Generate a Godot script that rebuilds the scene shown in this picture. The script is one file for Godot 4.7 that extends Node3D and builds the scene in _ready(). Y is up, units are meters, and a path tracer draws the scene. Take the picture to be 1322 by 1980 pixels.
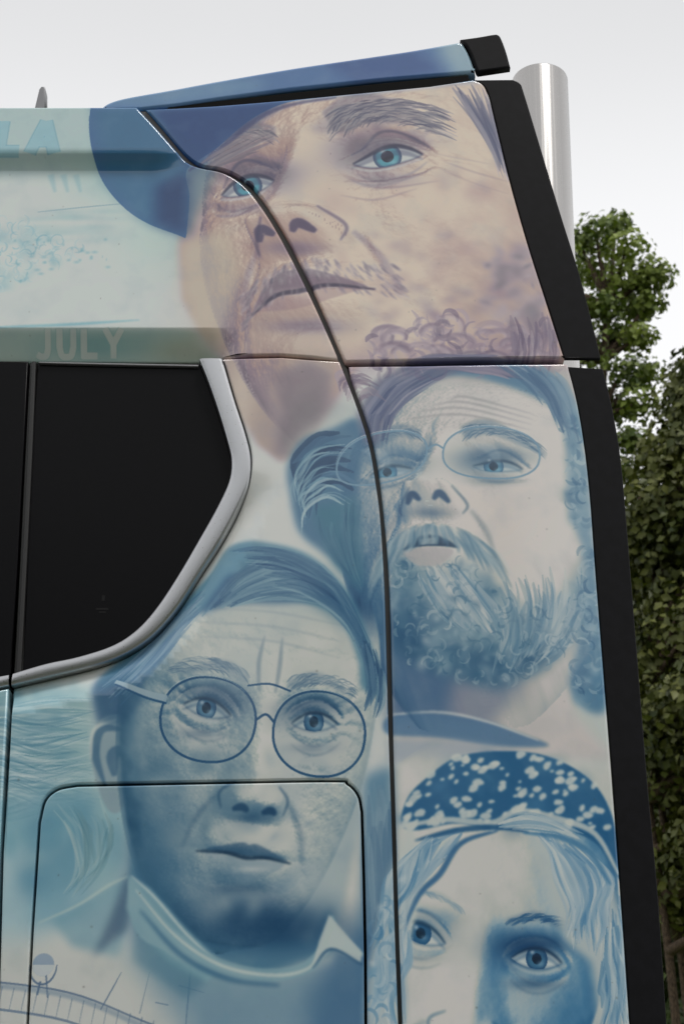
extends Node3D

var paint: StandardMaterial3D
var M := {}

func _ready() -> void:
	# camera: standing beside the parked lorry, tilted up at the rear corner of its cab
	var cam := Camera3D.new(); cam.name = "camera"
	add_child(cam)
	cam.position = Vector3(0, 1.55, 2.8)
	cam.rotation_degrees = Vector3(22.6, 0, 0)
	var lens := CameraAttributesPhysical.new()
	lens.frustum_focal_length = 50.0; lens.exposure_aperture = 8.0; lens.frustum_focus_distance = 3.05
	cam.attributes = lens
	cam.fov = 39.6
	cam.near = 0.05; cam.far = 600.0
	# overcast sky
	var env := Environment.new()
	env.background_mode = Environment.BG_SKY
	env.sky = Sky.new()
	env.sky.sky_material = cloudy_sky()
	env.tonemap_mode = Environment.TONE_MAPPER_LINEAR
	env.tonemap_exposure = 1.0
	env.sdfgi_enabled = true; env.ssao_enabled = true; env.ssil_enabled = true
	var we := WorldEnvironment.new(); we.name = "world_environment"; we.environment = env
	add_child(we)
	var sun := DirectionalLight3D.new(); sun.name = "sun"
	add_child(sun)
	sun.light_energy = 0.5
	sun.light_angular_distance = 16.0
	sun.light_color = Color(1.0, 0.985, 0.965)
	sun.shadow_enabled = true
	sun.look_at_from_position(Vector3(5, 20, 9), Vector3.ZERO)
	# paint and materials
	paint_mural()
	make_materials()
	# setting, lorry, trees
	build_ground()
	build_lorry()
	build_trees()

func cloudy_sky() -> PanoramaSkyMaterial:
	var w := 1024; var h := 512
	var im := Image.create(w, h, false, Image.FORMAT_RGBF)
	var nz := FastNoiseLite.new(); nz.seed = 11; nz.frequency = 0.9; nz.fractal_octaves = 4
	for j in h:
		var el := (0.5 - (j + 0.5) / h) * PI
		for i in w:
			var az := (i + 0.5) / w * TAU
			var d := Vector3(cos(el) * cos(az), sin(el), cos(el) * sin(az))
			var c: Color
			if el >= 0.0:
				var q := d / (d.y + 0.25)
				var n := nz.get_noise_3d(q.x, q.z, 3.0)
				var v := 0.74 + 0.09 * n + 0.3 * smoothstep(0.70, 0.44, d.y)
				c = Color(v * 0.985, v * 0.99, v * 1.005)
			else:
				c = Color(0.2, 0.2, 0.18)
			im.set_pixel(i, j, c)
	var m := PanoramaSkyMaterial.new()
	m.panorama = ImageTexture.create_from_image(im)
	return m


# ------------------------------------------------------------------ the airbrushed paint on the cab side
const DENS := 620.0
const MX0 := -1.05
const MX1 := 0.72
const MY0 := 1.15
const MY1 := 4.20
var art: Image
var wave := 0.0
var reader := {}
var rng := RandomNumberGenerator.new()
var relief_map := PackedFloat32Array()
var half_width: Curve
var front_depth: Curve

func tx(p: Vector2) -> Vector2: return Vector2((p.x - MX0) * DENS, (MY1 - p.y) * DENS)
func rgb8(r: float, g: float, b: float) -> Color: return Color(r / 255.0, g / 255.0, b / 255.0)
func bell(d: float, s: float) -> float: return exp(-d * d / (s * s))

func sm(pts: Array, n := 6, closed := false) -> PackedVector2Array:
	var out := PackedVector2Array()
	var c := pts.size()
	if c < 3:
		return PackedVector2Array(pts)
	for i in (c if closed else c - 1):
		var a: Vector2 = pts[(i - 1 + c) % c] if closed or i > 0 else pts[0] * 2.0 - pts[1]
		var b: Vector2 = pts[i]
		var d: Vector2 = pts[(i + 1) % c]
		var e: Vector2 = pts[(i + 2) % c] if closed or i + 2 < c else d * 2.0 - b
		for k in n:
			out.append(b.cubic_interpolate(d, a, e, float(k) / n))
	if not closed:
		out.append(pts[-1])
	return out

func lay(im: Image, at: Vector2i) -> void:
	art.blend_rect(im, Rect2i(0, 0, im.get_width(), im.get_height()), at)

# an airbrush dab: a soft ellipse
func dab(p: Vector2, rx: float, ry: float, col: Color, a := 0.5, turn := 0.0) -> void:
	var c := tx(p)
	rx *= DENS; ry *= DENS
	var m := maxf(rx, ry) * 2.0 + 1.0
	var n := clampi(int(m * 2), 7, 34)
	var im := Image.create(n, n, false, Image.FORMAT_RGBAF)
	var cs := cos(turn); var sn := sin(turn)
	for j in n:
		for i in n:
			var x := ((i + 0.5) / n * 2.0 - 1.0) * m
			var y := ((j + 0.5) / n * 2.0 - 1.0) * m
			var u := (x * cs - y * sn) / rx
			var v := (x * sn + y * cs) / ry
			var g := maxf(0.0, exp(-(u * u + v * v)) - 0.018)
			im.set_pixel(i, j, Color(col.r, col.g, col.b, a * g))
	im.resize(maxi(2, int(m * 2)), maxi(2, int(m * 2)), Image.INTERPOLATE_BILINEAR)
	lay(im, Vector2i(int(c.x - m), int(c.y - m)))

# a cut-out shape; blur in texture pixels
func fill(pts: PackedVector2Array, col: Color, a := 1.0, blur := 0) -> void:
	var q := PackedVector2Array()
	var lo := Vector2(1e9, 1e9); var hi := Vector2(-1e9, -1e9)
	for p in pts:
		var t := tx(p); q.append(t); lo = lo.min(t); hi = hi.max(t)
	var pad := 2 + blur * 2
	lo = (lo - Vector2(pad, pad)).floor(); hi = (hi + Vector2(pad, pad)).ceil()
	lo = lo.max(Vector2(-200, -200)); hi = hi.min(Vector2(art.get_width() + 200, art.get_height() + 200))
	if hi.x <= lo.x or hi.y <= lo.y: return
	var unit := maxi(1, blur / 3)
	var w := int(ceil((hi.x - lo.x) / unit)); var h := int(ceil((hi.y - lo.y) / unit))
	var ss := 2
	var im := Image.create(w * ss, h * ss, false, Image.FORMAT_RGBAF)
	im.fill(Color(col.r, col.g, col.b, 0.0))
	var ink := Color(col.r, col.g, col.b, a)
	var n := q.size()
	for row in h * ss:
		var y := lo.y + (row + 0.5) / ss * unit
		var xs: Array[float] = []
		for i in n:
			var p0 := q[i]; var p1 := q[(i + 1) % n]
			if (p0.y <= y) != (p1.y <= y):
				xs.append(p0.x + (y - p0.y) / (p1.y - p0.y) * (p1.x - p0.x))
		xs.sort()
		for k in range(0, xs.size() - 1, 2):
			var x0 := int(round((xs[k] - lo.x) * ss / unit)); var x1 := int(round((xs[k + 1] - lo.x) * ss / unit))
			if x1 > x0: im.fill_rect(Rect2i(x0, row, x1 - x0, 1), ink)
	im.shrink_x2()
	w = im.get_width(); h = im.get_height()
	if blur > 0:
		var r := clampi(int(round(float(blur) / unit * 0.6)), 1, 3)
		var al := PackedFloat32Array(); al.resize(w * h)
		for y in h:
			for x in w: al[y * w + x] = im.get_pixel(x, y).a
		for turn in 4:
			var out := PackedFloat32Array(); out.resize(w * h)
			var outer := h if turn % 2 == 0 else w; var inner := w if turn % 2 == 0 else h
			var so := w if turn % 2 == 0 else 1; var si := 1 if turn % 2 == 0 else w
			for o in outer:
				var sum := 0.0
				for i in mini(r, inner): sum += al[o * so + i * si]
				for i in inner:
					if i + r < inner: sum += al[o * so + (i + r) * si]
					if i - r - 1 >= 0: sum -= al[o * so + (i - r - 1) * si]
					out[o * so + i * si] = sum / (2 * r + 1)
			al = out
		for y in h:
			for x in w: im.set_pixel(x, y, Color(col.r, col.g, col.b, al[y * w + x]))
	if unit > 1: im.resize(w * unit, h * unit, Image.INTERPOLATE_BILINEAR)
	lay(im, Vector2i(lo))

# a tapering brush stroke along a smooth path; widths in metres
func stroke(pts: Array, w0: float, w1: float, w2: float, col: Color, a := 1.0, blur := 0, n := 6) -> void:
	var c := sm(pts, n)
	var left := PackedVector2Array(); var right := PackedVector2Array()
	for i in c.size():
		var t := float(i) / (c.size() - 1)
		var w := lerpf(lerpf(w0, w1, t), lerpf(w1, w2, t), t) * 0.5
		var d := (c[mini(i + 1, c.size() - 1)] - c[maxi(i - 1, 0)]).normalized().orthogonal() * w
		left.append(c[i] + d); right.append(c[i] - d)
	right.reverse()
	left.append_array(right)
	fill(left, col, a, blur)

# many strokes fanned between two guide paths
func strands(ga: Array, gb: Array, n: int, w: float, dark: Color, light: Color, a := 0.6, loose := 0.06, s := 1) -> void:
	rng.seed = s
	var size: float = ((ga[0] - gb[0]).length() + (ga[-1] - gb[-1]).length()) * 0.5
	for i in n:
		var t := rng.randf()
		var from := rng.randf() * 0.35; var to := 1.0 - rng.randf() * 0.35
		var path := []
		var off := Vector2(rng.randf_range(-1, 1), rng.randf_range(-1, 1)) * loose * size
		for k in 5:
			var f := lerpf(from, to, k / 4.0) * (ga.size() - 1)
			var j := mini(int(f), ga.size() - 2)
			var p: Vector2 = (ga[j] as Vector2).lerp(ga[j + 1], f - j).lerp((gb[j] as Vector2).lerp(gb[j + 1], f - j), t)
			if wave > 0.0: p += ((gb[j] as Vector2) - (ga[j] as Vector2)).normalized() * sin(f * 3.6 + t * 5.0) * wave
			path.append(p + off * (0.3 + 0.7 * k / 4.0) + Vector2(rng.randf_range(-1, 1), rng.randf_range(-1, 1)) * loose * size * 0.15)
		var ww := w * rng.randf_range(0.4, 1.3)
		stroke(path, ww * 0.3, ww * 2.0, ww * 0.15, dark.lerp(light, rng.randf()), a * rng.randf_range(0.4, 1.0), 0, 3)

# loose curls scattered in a shape
func curls(shape: PackedVector2Array, n: int, r: float, w: float, dark: Color, light: Color, a := 0.6, s := 1) -> void:
	rng.seed = s
	var lo := Vector2(1e9, 1e9); var hi := -lo
	for p in shape: lo = lo.min(p); hi = hi.max(p)
	var done := 0
	for tries in n * 8:
		if done >= n: break
		var c := Vector2(rng.randf_range(lo.x, hi.x), rng.randf_range(lo.y, hi.y))
		if not Geometry2D.is_point_in_polygon(c, shape): continue
		done += 1
		var a0 := rng.randf() * TAU; var sweep := rng.randf_range(1.5, 3.4) * (1 if rng.randf() < 0.5 else -1)
		var rr := r * rng.randf_range(0.5, 1.3)
		var path := []
		for k in 5:
			var f := a0 + sweep * k / 4.0
			path.append(c + Vector2(cos(f), sin(f) * 1.15) * rr * (1.0 - 0.35 * k / 4.0))
		var ww := w * rng.randf_range(0.5, 1.3)
		stroke(path, ww * 0.3, ww * 2.0, ww * 0.2, dark.lerp(light, rng.randf()), a * rng.randf_range(0.5, 1.0), 0, 3)

# painterly mottling in a shape
func mottle(shape: PackedVector2Array, n: int, r: float, dark: Color, light: Color, a := 0.25, s := 1) -> void:
	rng.seed = s
	var lo := Vector2(1e9, 1e9); var hi := -lo
	for p in shape: lo = lo.min(p); hi = hi.max(p)
	for i in n:
		var c := Vector2(rng.randf_range(lo.x, hi.x), rng.randf_range(lo.y, hi.y))
		if Geometry2D.is_point_in_polygon(c, shape):
			var q := r * rng.randf_range(0.4, 1.2)
			dab(c, q, q * rng.randf_range(0.4, 1.0), dark.lerp(light, rng.randf()), a * rng.randf(), rng.randf() * PI)

# ---- a plain made-up head: relief over a skull, turned and lit, then brushed over
func relief(xx: float, y: float) -> float:
	var x := absf(xx)
	var z := 0.07 * bell(x - 0.3, 0.22) * bell(y - 0.21, 0.09) + 0.03 * bell(x, 0.1) * bell(y - 0.2, 0.1)
	z -= 0.15 * bell(x - 0.31, 0.17) * bell(y - 0.02, 0.13)
	z += 0.085 * bell(x - 0.33, 0.13) * bell(y, 0.08)
	if y > -0.6 and y < 0.3 and x < 0.45:
		var t := clampf((0.15 - y) / 0.55, 0.0, 1.0)
		var h := smoothstep(0.26, 0.02, y) * (0.07 + 0.25 * pow(t, 1.2)) * smoothstep(-0.55, -0.41, y)
		z += h * bell(x, 0.085 + 0.06 * t)
		z += 0.14 * bell(x - 0.135, 0.06) * bell(y + 0.41, 0.075)
	var dx := (x - 0.33) / 0.16
	if absf(dx) < 1.3 and absf(y) < 0.3:
		var w := smoothstep(1.3, 0.9, absf(dx))
		var cu := 0.012 + 0.07 * (1.0 - dx * dx); var cl := 0.0 - 0.05 * (1.0 - dx * dx)
		z += w * (0.02 * bell(y - cu - 0.015, 0.02) - 0.035 * bell(y - cu - 0.055, 0.018) + 0.012 * bell(y - cl + 0.014, 0.016) - 0.022 * bell(y - cl + 0.065, 0.022))
	z += 0.06 * bell(x - 0.45, 0.2) * bell(y + 0.2, 0.18) - 0.05 * bell(x - 0.52, 0.14) * bell(y + 0.62, 0.2)
	if y < -0.3 and y > -0.95:
		z -= 0.035 * bell(x - (0.2 + (-0.4 - y) * 0.42), 0.04) * smoothstep(-0.92, -0.75, y) * smoothstep(-0.32, -0.45, y)
	z += 0.08 * bell(x, 0.3) * bell(y + 0.68, 0.2)
	z += 0.05 * bell(x, 0.2) * bell(y + 0.645, 0.05) + 0.06 * bell(x, 0.17) * bell(y + 0.775, 0.055) - 0.06 * bell(x, 0.27) * bell(y + 0.708, 0.022)
	z -= 0.015 * bell(x, 0.03) * bell(y + 0.56, 0.06) + 0.05 * bell(x, 0.16) * bell(y + 0.87, 0.045)
	z += 0.09 * bell(x, 0.18) * bell(y + 1.01, 0.11) - 0.05 * bell(x - 0.68, 0.1) * bell(y - 0.25, 0.2)
	return z

const RW := 181
const RH := 261
func relief_at(x: float, y: float) -> float:
	var u := clampf((absf(x)) * 180.0, 0.0, 179.0); var v := clampf((y + 1.2) / 2.0 * 260.0, 0.0, 259.0)
	var i := int(u); var j := int(v); u -= i; v -= j
	var k := j * RW + i
	return lerpf(lerpf(relief_map[k], relief_map[k + 1], u), lerpf(relief_map[k + RW], relief_map[k + RW + 1], u), v)

func curve_of(pts: Array) -> Curve:
	var c := Curve.new()
	c.min_domain = -1.25; c.max_domain = 1.25; c.min_value = -1.0; c.max_value = 2.0
	for p in pts: c.add_point(p)
	for i in c.point_count:
		c.set_point_left_mode(i, Curve.TANGENT_FREE); c.set_point_right_mode(i, Curve.TANGENT_FREE)
		if i > 0 and i < c.point_count - 1:
			var m: float = (pts[i + 1].y - pts[i - 1].y) / (pts[i + 1].x - pts[i - 1].x)
			c.set_point_left_tangent(i, m); c.set_point_right_tangent(i, m)
	c.bake_resolution = 400; c.bake()
	return c

func prepare_heads() -> void:
	for j in RH:
		for i in RW: relief_map.append(relief(i / 180.0, j / 260.0 * 2.0 - 1.2))
	half_width = curve_of([Vector2(-1.22, 0.02), Vector2(-1.14, 0.27), Vector2(-1.0, 0.42), Vector2(-0.8, 0.55), Vector2(-0.6, 0.64), Vector2(-0.3, 0.73), Vector2(0.0, 0.77), Vector2(0.3, 0.78), Vector2(0.6, 0.72), Vector2(0.9, 0.55), Vector2(1.06, 0.34), Vector2(1.15, 0.02)])
	front_depth = curve_of([Vector2(-1.22, 0.3), Vector2(-1.14, 0.7), Vector2(-1.0, 0.8), Vector2(-0.8, 0.84), Vector2(-0.6, 0.86), Vector2(-0.3, 0.86), Vector2(0.0, 0.87), Vector2(0.3, 0.88), Vector2(0.6, 0.8), Vector2(0.9, 0.6), Vector2(1.06, 0.38), Vector2(1.15, 0.05)])

func on_head(phi: float, y: float) -> Vector3:
	var s := sin(phi); var c := cos(phi)
	var x := half_width.sample_baked(y) * s
	var z := front_depth.sample_baked(y) * signf(c) * pow(absf(c), 0.75)
	if c > 0.0: z += relief_at(x, y) * smoothstep(0.0, 0.35, c)
	return Vector3(x, y, z)

func skull(at: Vector2, unit: float, yaw: float, pitch: float, roll: float, stretch: float) -> Dictionary:
	var b := Basis(Vector3(0, 0, 1), deg_to_rad(roll)) * Basis(Vector3(0, 1, 0), deg_to_rad(yaw)) * Basis(Vector3(1, 0, 0), deg_to_rad(-pitch))
	var h := {"basis": b, "unit": unit, "stretch": stretch, "at": at}
	var p := b * on_head(0, 0)
	h.at = at - Vector2(p.x, p.y * stretch) * unit
	return h

# a point of the face (x across, y up, eyes at 0, mouth at -0.7) as a point of the painting
func hp(h: Dictionary, x: float, y: float, out := 0.0) -> Vector2:
	var phi := asin(clampf(x / half_width.sample_baked(y), -1.0, 1.0))
	var p := on_head(phi, y)
	p.z += out
	p = h.basis * p
	return h.at + Vector2(p.x, p.y * h.stretch) * h.unit

func hpl(h: Dictionary, pts: Array, out := 0.0) -> Array:
	var o := []
	for p in pts: o.append(hp(h, p.x, p.y, out))
	return o

func ramp(cols: Array, t: float) -> Color:
	t = clampf(t, 0.0, 0.9999) * (cols.size() - 1)
	return (cols[int(t)] as Color).lerp(cols[int(t) + 1], t - int(t))

func model_head(h: Dictionary, cols: Array, light: Vector3, amb := 0.35, fade_top := 2.0, fade_low := -2.0, gain := 0.9) -> void:
	var sc := 0.62
	var k: float = h.unit * DENS * sc
	var m := Vector2(k * 1.15, k * 1.45 * h.stretch)
	var c := tx(h.at) * sc
	var org := (c - m).floor()
	var w := int(m.x * 2); var hh := int(m.y * 2)
	var tone := PackedFloat32Array(); tone.resize(w * hh)
	var deep := PackedFloat32Array(); deep.resize(w * hh); deep.fill(-9.0)
	var alpha := PackedFloat32Array(); alpha.resize(w * hh)
	var nz := FastNoiseLite.new(); nz.seed = int(h.at.x * 1000.0); nz.frequency = 2.2; nz.fractal_octaves = 3
	var nu := int(k * 4.4); var nv := int(k * 5.2)
	light = light.normalized()
	var age: float = h.get("age", 0.4)
	var grain: float = h.get("grain", 0.75)
	var b: Basis = h.basis
	var prev := PackedVector3Array(); var cur := PackedVector3Array()
	prev.resize(nu + 1); cur.resize(nu + 1)
	for j in nv + 1:
		var y := lerpf(-1.215, 1.145, float(j) / nv)
		var hw := half_width.sample_baked(y); var fd := front_depth.sample_baked(y)
		for i in nu + 1:
			var phi := lerpf(-2.0, 2.0, float(i) / nu)
			var s := sin(phi); var cc := cos(phi)
			var x := hw * s
			var rel := relief_at(x, y) * smoothstep(0.0, 0.35, cc) if cc > 0.0 else 0.0
			if cc > 0.1:
				var ax := absf(x)
				var mic := 0.009 * nz.get_noise_2d(x * 4.0, y * 4.0) + 0.004 * nz.get_noise_2d(x * 11.0, y * 11.0 + 5.0)
				if age > 0.0:
					var wob := nz.get_noise_2d(x * 1.5 + 9.0, y * 1.5)
					if y > 0.2: mic += age * 0.006 * sin(y * 62.0 + 4.0 * wob) * smoothstep(0.25, 0.42, y)
					if ax > 0.36: mic += age * 0.010 * sin(atan2(y - 0.03, ax - 0.36) * 17.0 + 3.0 * wob) * bell(ax - 0.6, 0.13) * bell(y - 0.02, 0.17)
					if y < 0.0 and y > -0.4: mic += age * 0.007 * sin((y + 0.12 * (ax - 0.33) * (ax - 0.33) * 8.0) * 88.0 + 4.0 * wob) * bell(ax - 0.34, 0.19) * bell(y + 0.17, 0.08)
				rel += mic * smoothstep(0.1, 0.75, cc) * grain
			var p := b * Vector3(x, y, fd * signf(cc) * pow(absf(cc), 0.75) + rel)
			cur[i] = p
			if j > 0 and i > 0:
				var e1 := p - cur[i - 1]; var e2 := p - prev[i]
				var n := e1.cross(e2)
				if n.z > 0.0:
					n = n.normalized()
					var px := int(c.x - org.x + p.x * k); var py := int(c.y - org.y - p.y * k * h.stretch)
					if px >= 0 and py >= 0 and px < w and py < hh:
						var q := py * w + px
						if p.z > deep[q]:
							deep[q] = p.z
							var l := n.dot(light) * 0.5 + 0.5
							tone[q] = amb - 0.12 + (gain + 0.2) * l * l - 0.1 + clampf(rel * 1.0, -0.14, 0.1) + 0.09 * nz.get_noise_2d(x * 1.3, y * 0.9) + 0.07 * nz.get_noise_2d(x * 5.0 + y * 2.0, y * 2.6 - x) - 0.10 * pow(1.0 - n.z, 2.0)
							alpha[q] = smoothstep(0.0, 0.22, n.z) * smoothstep(fade_top + 0.15, fade_top - 0.15, y) * smoothstep(fade_low - 0.15, fade_low + 0.15, y)
		var t := prev; prev = cur; cur = t
	var im := Image.create(w, hh, false, Image.FORMAT_RGBAF)
	for j in hh:
		for i in w:
			var q := j * w + i
			var near := 0; var ns := 0.0; var na := 0.0
			if i > 0 and j > 0 and i < w - 1 and j < hh - 1:
				for o in [-1, 1, -w, w, -w - 1, w + 1, w - 1, 1 - w]:
					if deep[q + o] > deep[q] + 0.07: near += 1; ns += tone[q + o]; na += alpha[q + o]
			if near >= 5 and deep[q] > -5.0:
				var col := ramp(cols, ns / near); col.a = na / near
				im.set_pixel(i, j, col)
			elif deep[q] > -5.0:
				var col := ramp(cols, tone[q]); col.a = alpha[q]
				im.set_pixel(i, j, col)
			elif i > 0 and j > 0 and i < w - 1 and j < hh - 1:
				var sum := 0.0; var cnt := 0; var al := 0.0
				for o in [-1, 1, -w, w]:
					if deep[q + o] > -5.0: sum += tone[q + o]; al += alpha[q + o]; cnt += 1
				var col := ramp(cols, sum / cnt if cnt else 0.5); col.a = al / cnt if cnt >= 3 else 0.0
				im.set_pixel(i, j, col)
			else:
				var col := ramp(cols, 0.5); col.a = 0.0
				im.set_pixel(i, j, col)
	im.resize(int(w / sc), int(hh / sc), Image.INTERPOLATE_CUBIC)
	lay(im, Vector2i(org / sc))

func eye(h: Dictionary, side: float, dark: Color, iris: Color, white: Color, look := Vector2.ZERO, open := 1.0, shade := 0.35) -> void:
	var cx := 0.33 * side
	var u: float = h.unit
	var up := []; var low := []
	for i in 9:
		var t := i / 8.0 * 2.0 - 1.0
		up.append(Vector2(cx + t * 0.143, 0.01 + 0.068 * open * (1.0 - t * t) + 0.012 * t * side))
		low.append(Vector2(cx + t * 0.143, 0.01 - 0.046 * open * (1.0 - t * t) + 0.012 * t * side))
	dab(hp(h, cx - 0.1 * side, 0.05), u * 0.16, u * 0.09, dark, shade)
	dab(hp(h, cx, 0.1), u * 0.17, u * 0.05, dark, shade)
	dab(hp(h, cx, -0.12), u * 0.14, u * 0.03, dark, shade * 0.6)
	var ring := hpl(h, up); var lo := hpl(h, low); lo.reverse()
	var all := PackedVector2Array(ring + lo)
	fill(all, white, 0.9, 0)
	var ic := hp(h, cx + look.x, 0.02 + look.y)
	var disc := PackedVector2Array(); var pup := PackedVector2Array(); var inner := PackedVector2Array()
	for i in 20:
		var f := TAU * i / 20.0
		var d := Vector2(cos(f) * 0.9, sin(f) * h.stretch) * u
		disc.append(ic + d * 0.068); pup.append(ic + d * 0.03); inner.append(ic + d * 0.054)
	for cut in Geometry2D.intersect_polygons(disc, all): fill(cut, dark.lerp(iris, 0.3), 0.95)
	for cut in Geometry2D.intersect_polygons(inner, all): fill(cut, iris, 0.9, 1)
	for cut in Geometry2D.intersect_polygons(pup, all): fill(cut, dark.darkened(0.4), 0.95)
	dab(ic + Vector2(-0.02, 0.03) * u, u * 0.013, u * 0.013, Color(1, 1, 1), 0.95)
	dab(ic + Vector2(0.025, -0.03) * u, u * 0.02, u * 0.016, iris.lightened(0.4), 0.6)
	stroke(ring, u * 0.008, u * 0.036, u * 0.01, dark.darkened(0.2), 0.8, 1)
	stroke(hpl(h, up.map(func(p): return p + Vector2(0.0, -0.03))), u * 0.01, u * 0.05, u * 0.01, dark, 0.35, 2)
	stroke(hpl(h, up.map(func(p): return Vector2((p.x - cx) * 1.1 + cx, p.y * 1.15 + 0.055))), u * 0.004, u * 0.026, u * 0.004, dark, 0.5, 2)
	lo.reverse()
	stroke(lo, u * 0.005, u * 0.014, u * 0.006, dark, 0.5, 1)
	stroke(hpl(h, low.map(func(p): return p + Vector2(0.0, -0.022))), u * 0.006, u * 0.014, u * 0.006, white, 0.6, 1)
	for b in 2:
		stroke(hpl(h, low.map(func(p): return Vector2((p.x - cx) * (1.0 + 0.1 * b) + cx + 0.02 * side, p.y * 1.6 - 0.06 - 0.045 * b))), u * 0.004, u * 0.024, u * 0.004, dark, 0.2, 2)

func brow(h: Dictionary, side: float, dark: Color, light: Color, thick := 1.0, n := 46, s := 3) -> void:
	rng.seed = s
	n *= 2
	var u: float = h.unit
	stroke(hpl(h, [Vector2(0.13 * side, 0.2), Vector2(0.3 * side, 0.265), Vector2(0.52 * side, 0.19)]), u * 0.05 * thick, u * 0.09 * thick, u * 0.01, dark, 0.35, 3)
	for i in n:
		var t := rng.randf()
		var x := lerpf(0.11, 0.53, t); var y := 0.185 + 0.08 * sin(t * 2.4) - 0.03 * t + rng.randf_range(-0.03, 0.03) * thick
		stroke(hpl(h, [Vector2(x * side, y), Vector2((x + 0.03) * side, y + 0.035 * (1.0 - t)), Vector2((x + 0.065) * side, y + 0.05 - 0.07 * t)]), u * 0.003, u * 0.014, u * 0.002, dark.lerp(light, rng.randf()), 0.55, 0, 2)

func nose_and_mouth(h: Dictionary, dark: Color, mid: Color, light: Color, a := 0.7, lips := true) -> void:
	var u: float = h.unit
	for s in [-1.0, 1.0]:
		stroke(hpl(h, [Vector2(0.04 * s, -0.475), Vector2(0.085 * s, -0.455), Vector2(0.13 * s, -0.475)]), u * 0.02, u * 0.075, u * 0.02, dark, a, 1)
		stroke(hpl(h, [Vector2(0.13 * s, -0.33), Vector2(0.205 * s, -0.4), Vector2(0.185 * s, -0.485)]), u * 0.008, u * 0.025, u * 0.006, dark, a * 0.6, 1)
		stroke(hpl(h, [Vector2(0.22 * s, -0.42), Vector2(0.31 * s, -0.55), Vector2(0.36 * s, -0.72)]), u * 0.02, u * 0.045, u * 0.01, dark, a * 0.28, 3)
	dab(hp(h, 0.0, -0.51), u * 0.13, u * 0.035, dark, a * 0.5)
	dab(hp(h, -0.02, -0.36), u * 0.04, u * 0.035, light, 0.5)
	if not lips: return
	fill(sm(hpl(h, [Vector2(-0.26, -0.708), Vector2(-0.13, -0.66), Vector2(-0.04, -0.635), Vector2(0, -0.645), Vector2(0.04, -0.635), Vector2(0.13, -0.66), Vector2(0.26, -0.708), Vector2(0.1, -0.7), Vector2(0, -0.71), Vector2(-0.1, -0.7)]), 4, true), dark, a * 0.55, 1)
	fill(sm(hpl(h, [Vector2(-0.24, -0.71), Vector2(0, -0.72), Vector2(0.24, -0.71), Vector2(0.13, -0.79), Vector2(0, -0.815), Vector2(-0.13, -0.79)]), 4, true), mid, a * 0.5, 1)
	dab(hp(h, 0.03, -0.765), u * 0.1, u * 0.018, light, 0.5)
	stroke(hpl(h, [Vector2(-0.28, -0.715), Vector2(-0.12, -0.7), Vector2(0, -0.712), Vector2(0.12, -0.7), Vector2(0.28, -0.715)]), u * 0.008, u * 0.034, u * 0.008, dark.darkened(0.2), a, 1)
	dab(hp(h, 0.0, -0.87), u * 0.15, u * 0.03, dark, a * 0.5)

func ear(c: Vector2, r: float, side: float, dark: Color, mid: Color, light: Color) -> void:
	var o := []
	for q in [Vector2(0.5, 0.75), Vector2(0.1, 1.0), Vector2(-0.4, 0.85), Vector2(-0.6, 0.3), Vector2(-0.4, -0.3), Vector2(-0.05, -0.9), Vector2(0.3, -1.0), Vector2(0.5, -0.6)]: o.append(c + Vector2(q.x * side * 0.8, q.y * 1.1) * r)
	fill(sm(o, 5, true), mid, 0.95, 1)
	stroke([c + Vector2(0.3 * side, 0.75) * r, c + Vector2(-0.25 * side, 0.75) * r, c + Vector2(-0.35 * side, 0.2) * r, c + Vector2(-0.1 * side, -0.5) * r], r * 0.05, r * 0.35, r * 0.05, dark, 0.7, 2)
	stroke([c + Vector2(0.4 * side, 0.3) * r, c + Vector2(0.05 * side, 0.2) * r, c + Vector2(0.1 * side, -0.3) * r], r * 0.05, r * 0.5, r * 0.1, dark, 0.7, 2)
	stroke([c + Vector2(0.1 * side, 1.0) * r, c + Vector2(-0.42 * side, 0.75) * r, c + Vector2(-0.45 * side, 0.1) * r], r * 0.03, r * 0.16, r * 0.03, light, 0.7, 1)

func spectacles(h: Dictionary, ry: float, rx: float, rim: float, col: Color, hi: Color, tint: float, bar := false, square := 0.0) -> void:
	var u: float = h.unit
	for s in [-1.0, 1.0]:
		var o := []
		for i in 24:
			var f := TAU * i / 24.0
			var e := 2.0 / (2.0 + square)
			o.append(Vector2(0.34 * s + signf(cos(f)) * pow(absf(cos(f)), e) * rx, -0.03 + signf(sin(f)) * pow(absf(sin(f)), e) * ry))
		var ring := hpl_flat(h, o)
		fill(PackedVector2Array(ring), col, tint, 1)
		ring.append(ring[0])
		stroke(ring, rim, rim, rim, col, 0.95, 0, 3)
		var off := []
		for p in ring.slice(3, 13): off.append(p + Vector2(-0.004, 0.004) * u * 2.0)
		stroke(off, rim * 0.1, rim * 0.5, rim * 0.1, hi, 0.8, 0, 3)
		stroke(hpl_flat(h, [Vector2(0.34 * s - rx * 0.5, 0.0 + ry * 0.3), Vector2(0.34 * s, -0.03 + ry * 0.1), Vector2(0.34 * s + rx * 0.2, -ry * 0.6)]), u * 0.01, u * 0.12, u * 0.02, hi, 0.16, 2)
	var gap := 0.34 - rx
	stroke(hpl_flat(h, [Vector2(-gap, 0.0), Vector2(0, 0.035), Vector2(gap, 0.0)]), rim, rim * 1.1, rim, col, 0.95)
	if bar: stroke(hpl_flat(h, [Vector2(-gap - 0.08, ry - 0.05), Vector2(0, ry - 0.025), Vector2(gap + 0.08, ry - 0.05)]), rim * 0.8, rim * 0.9, rim * 0.8, col, 0.95)

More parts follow.
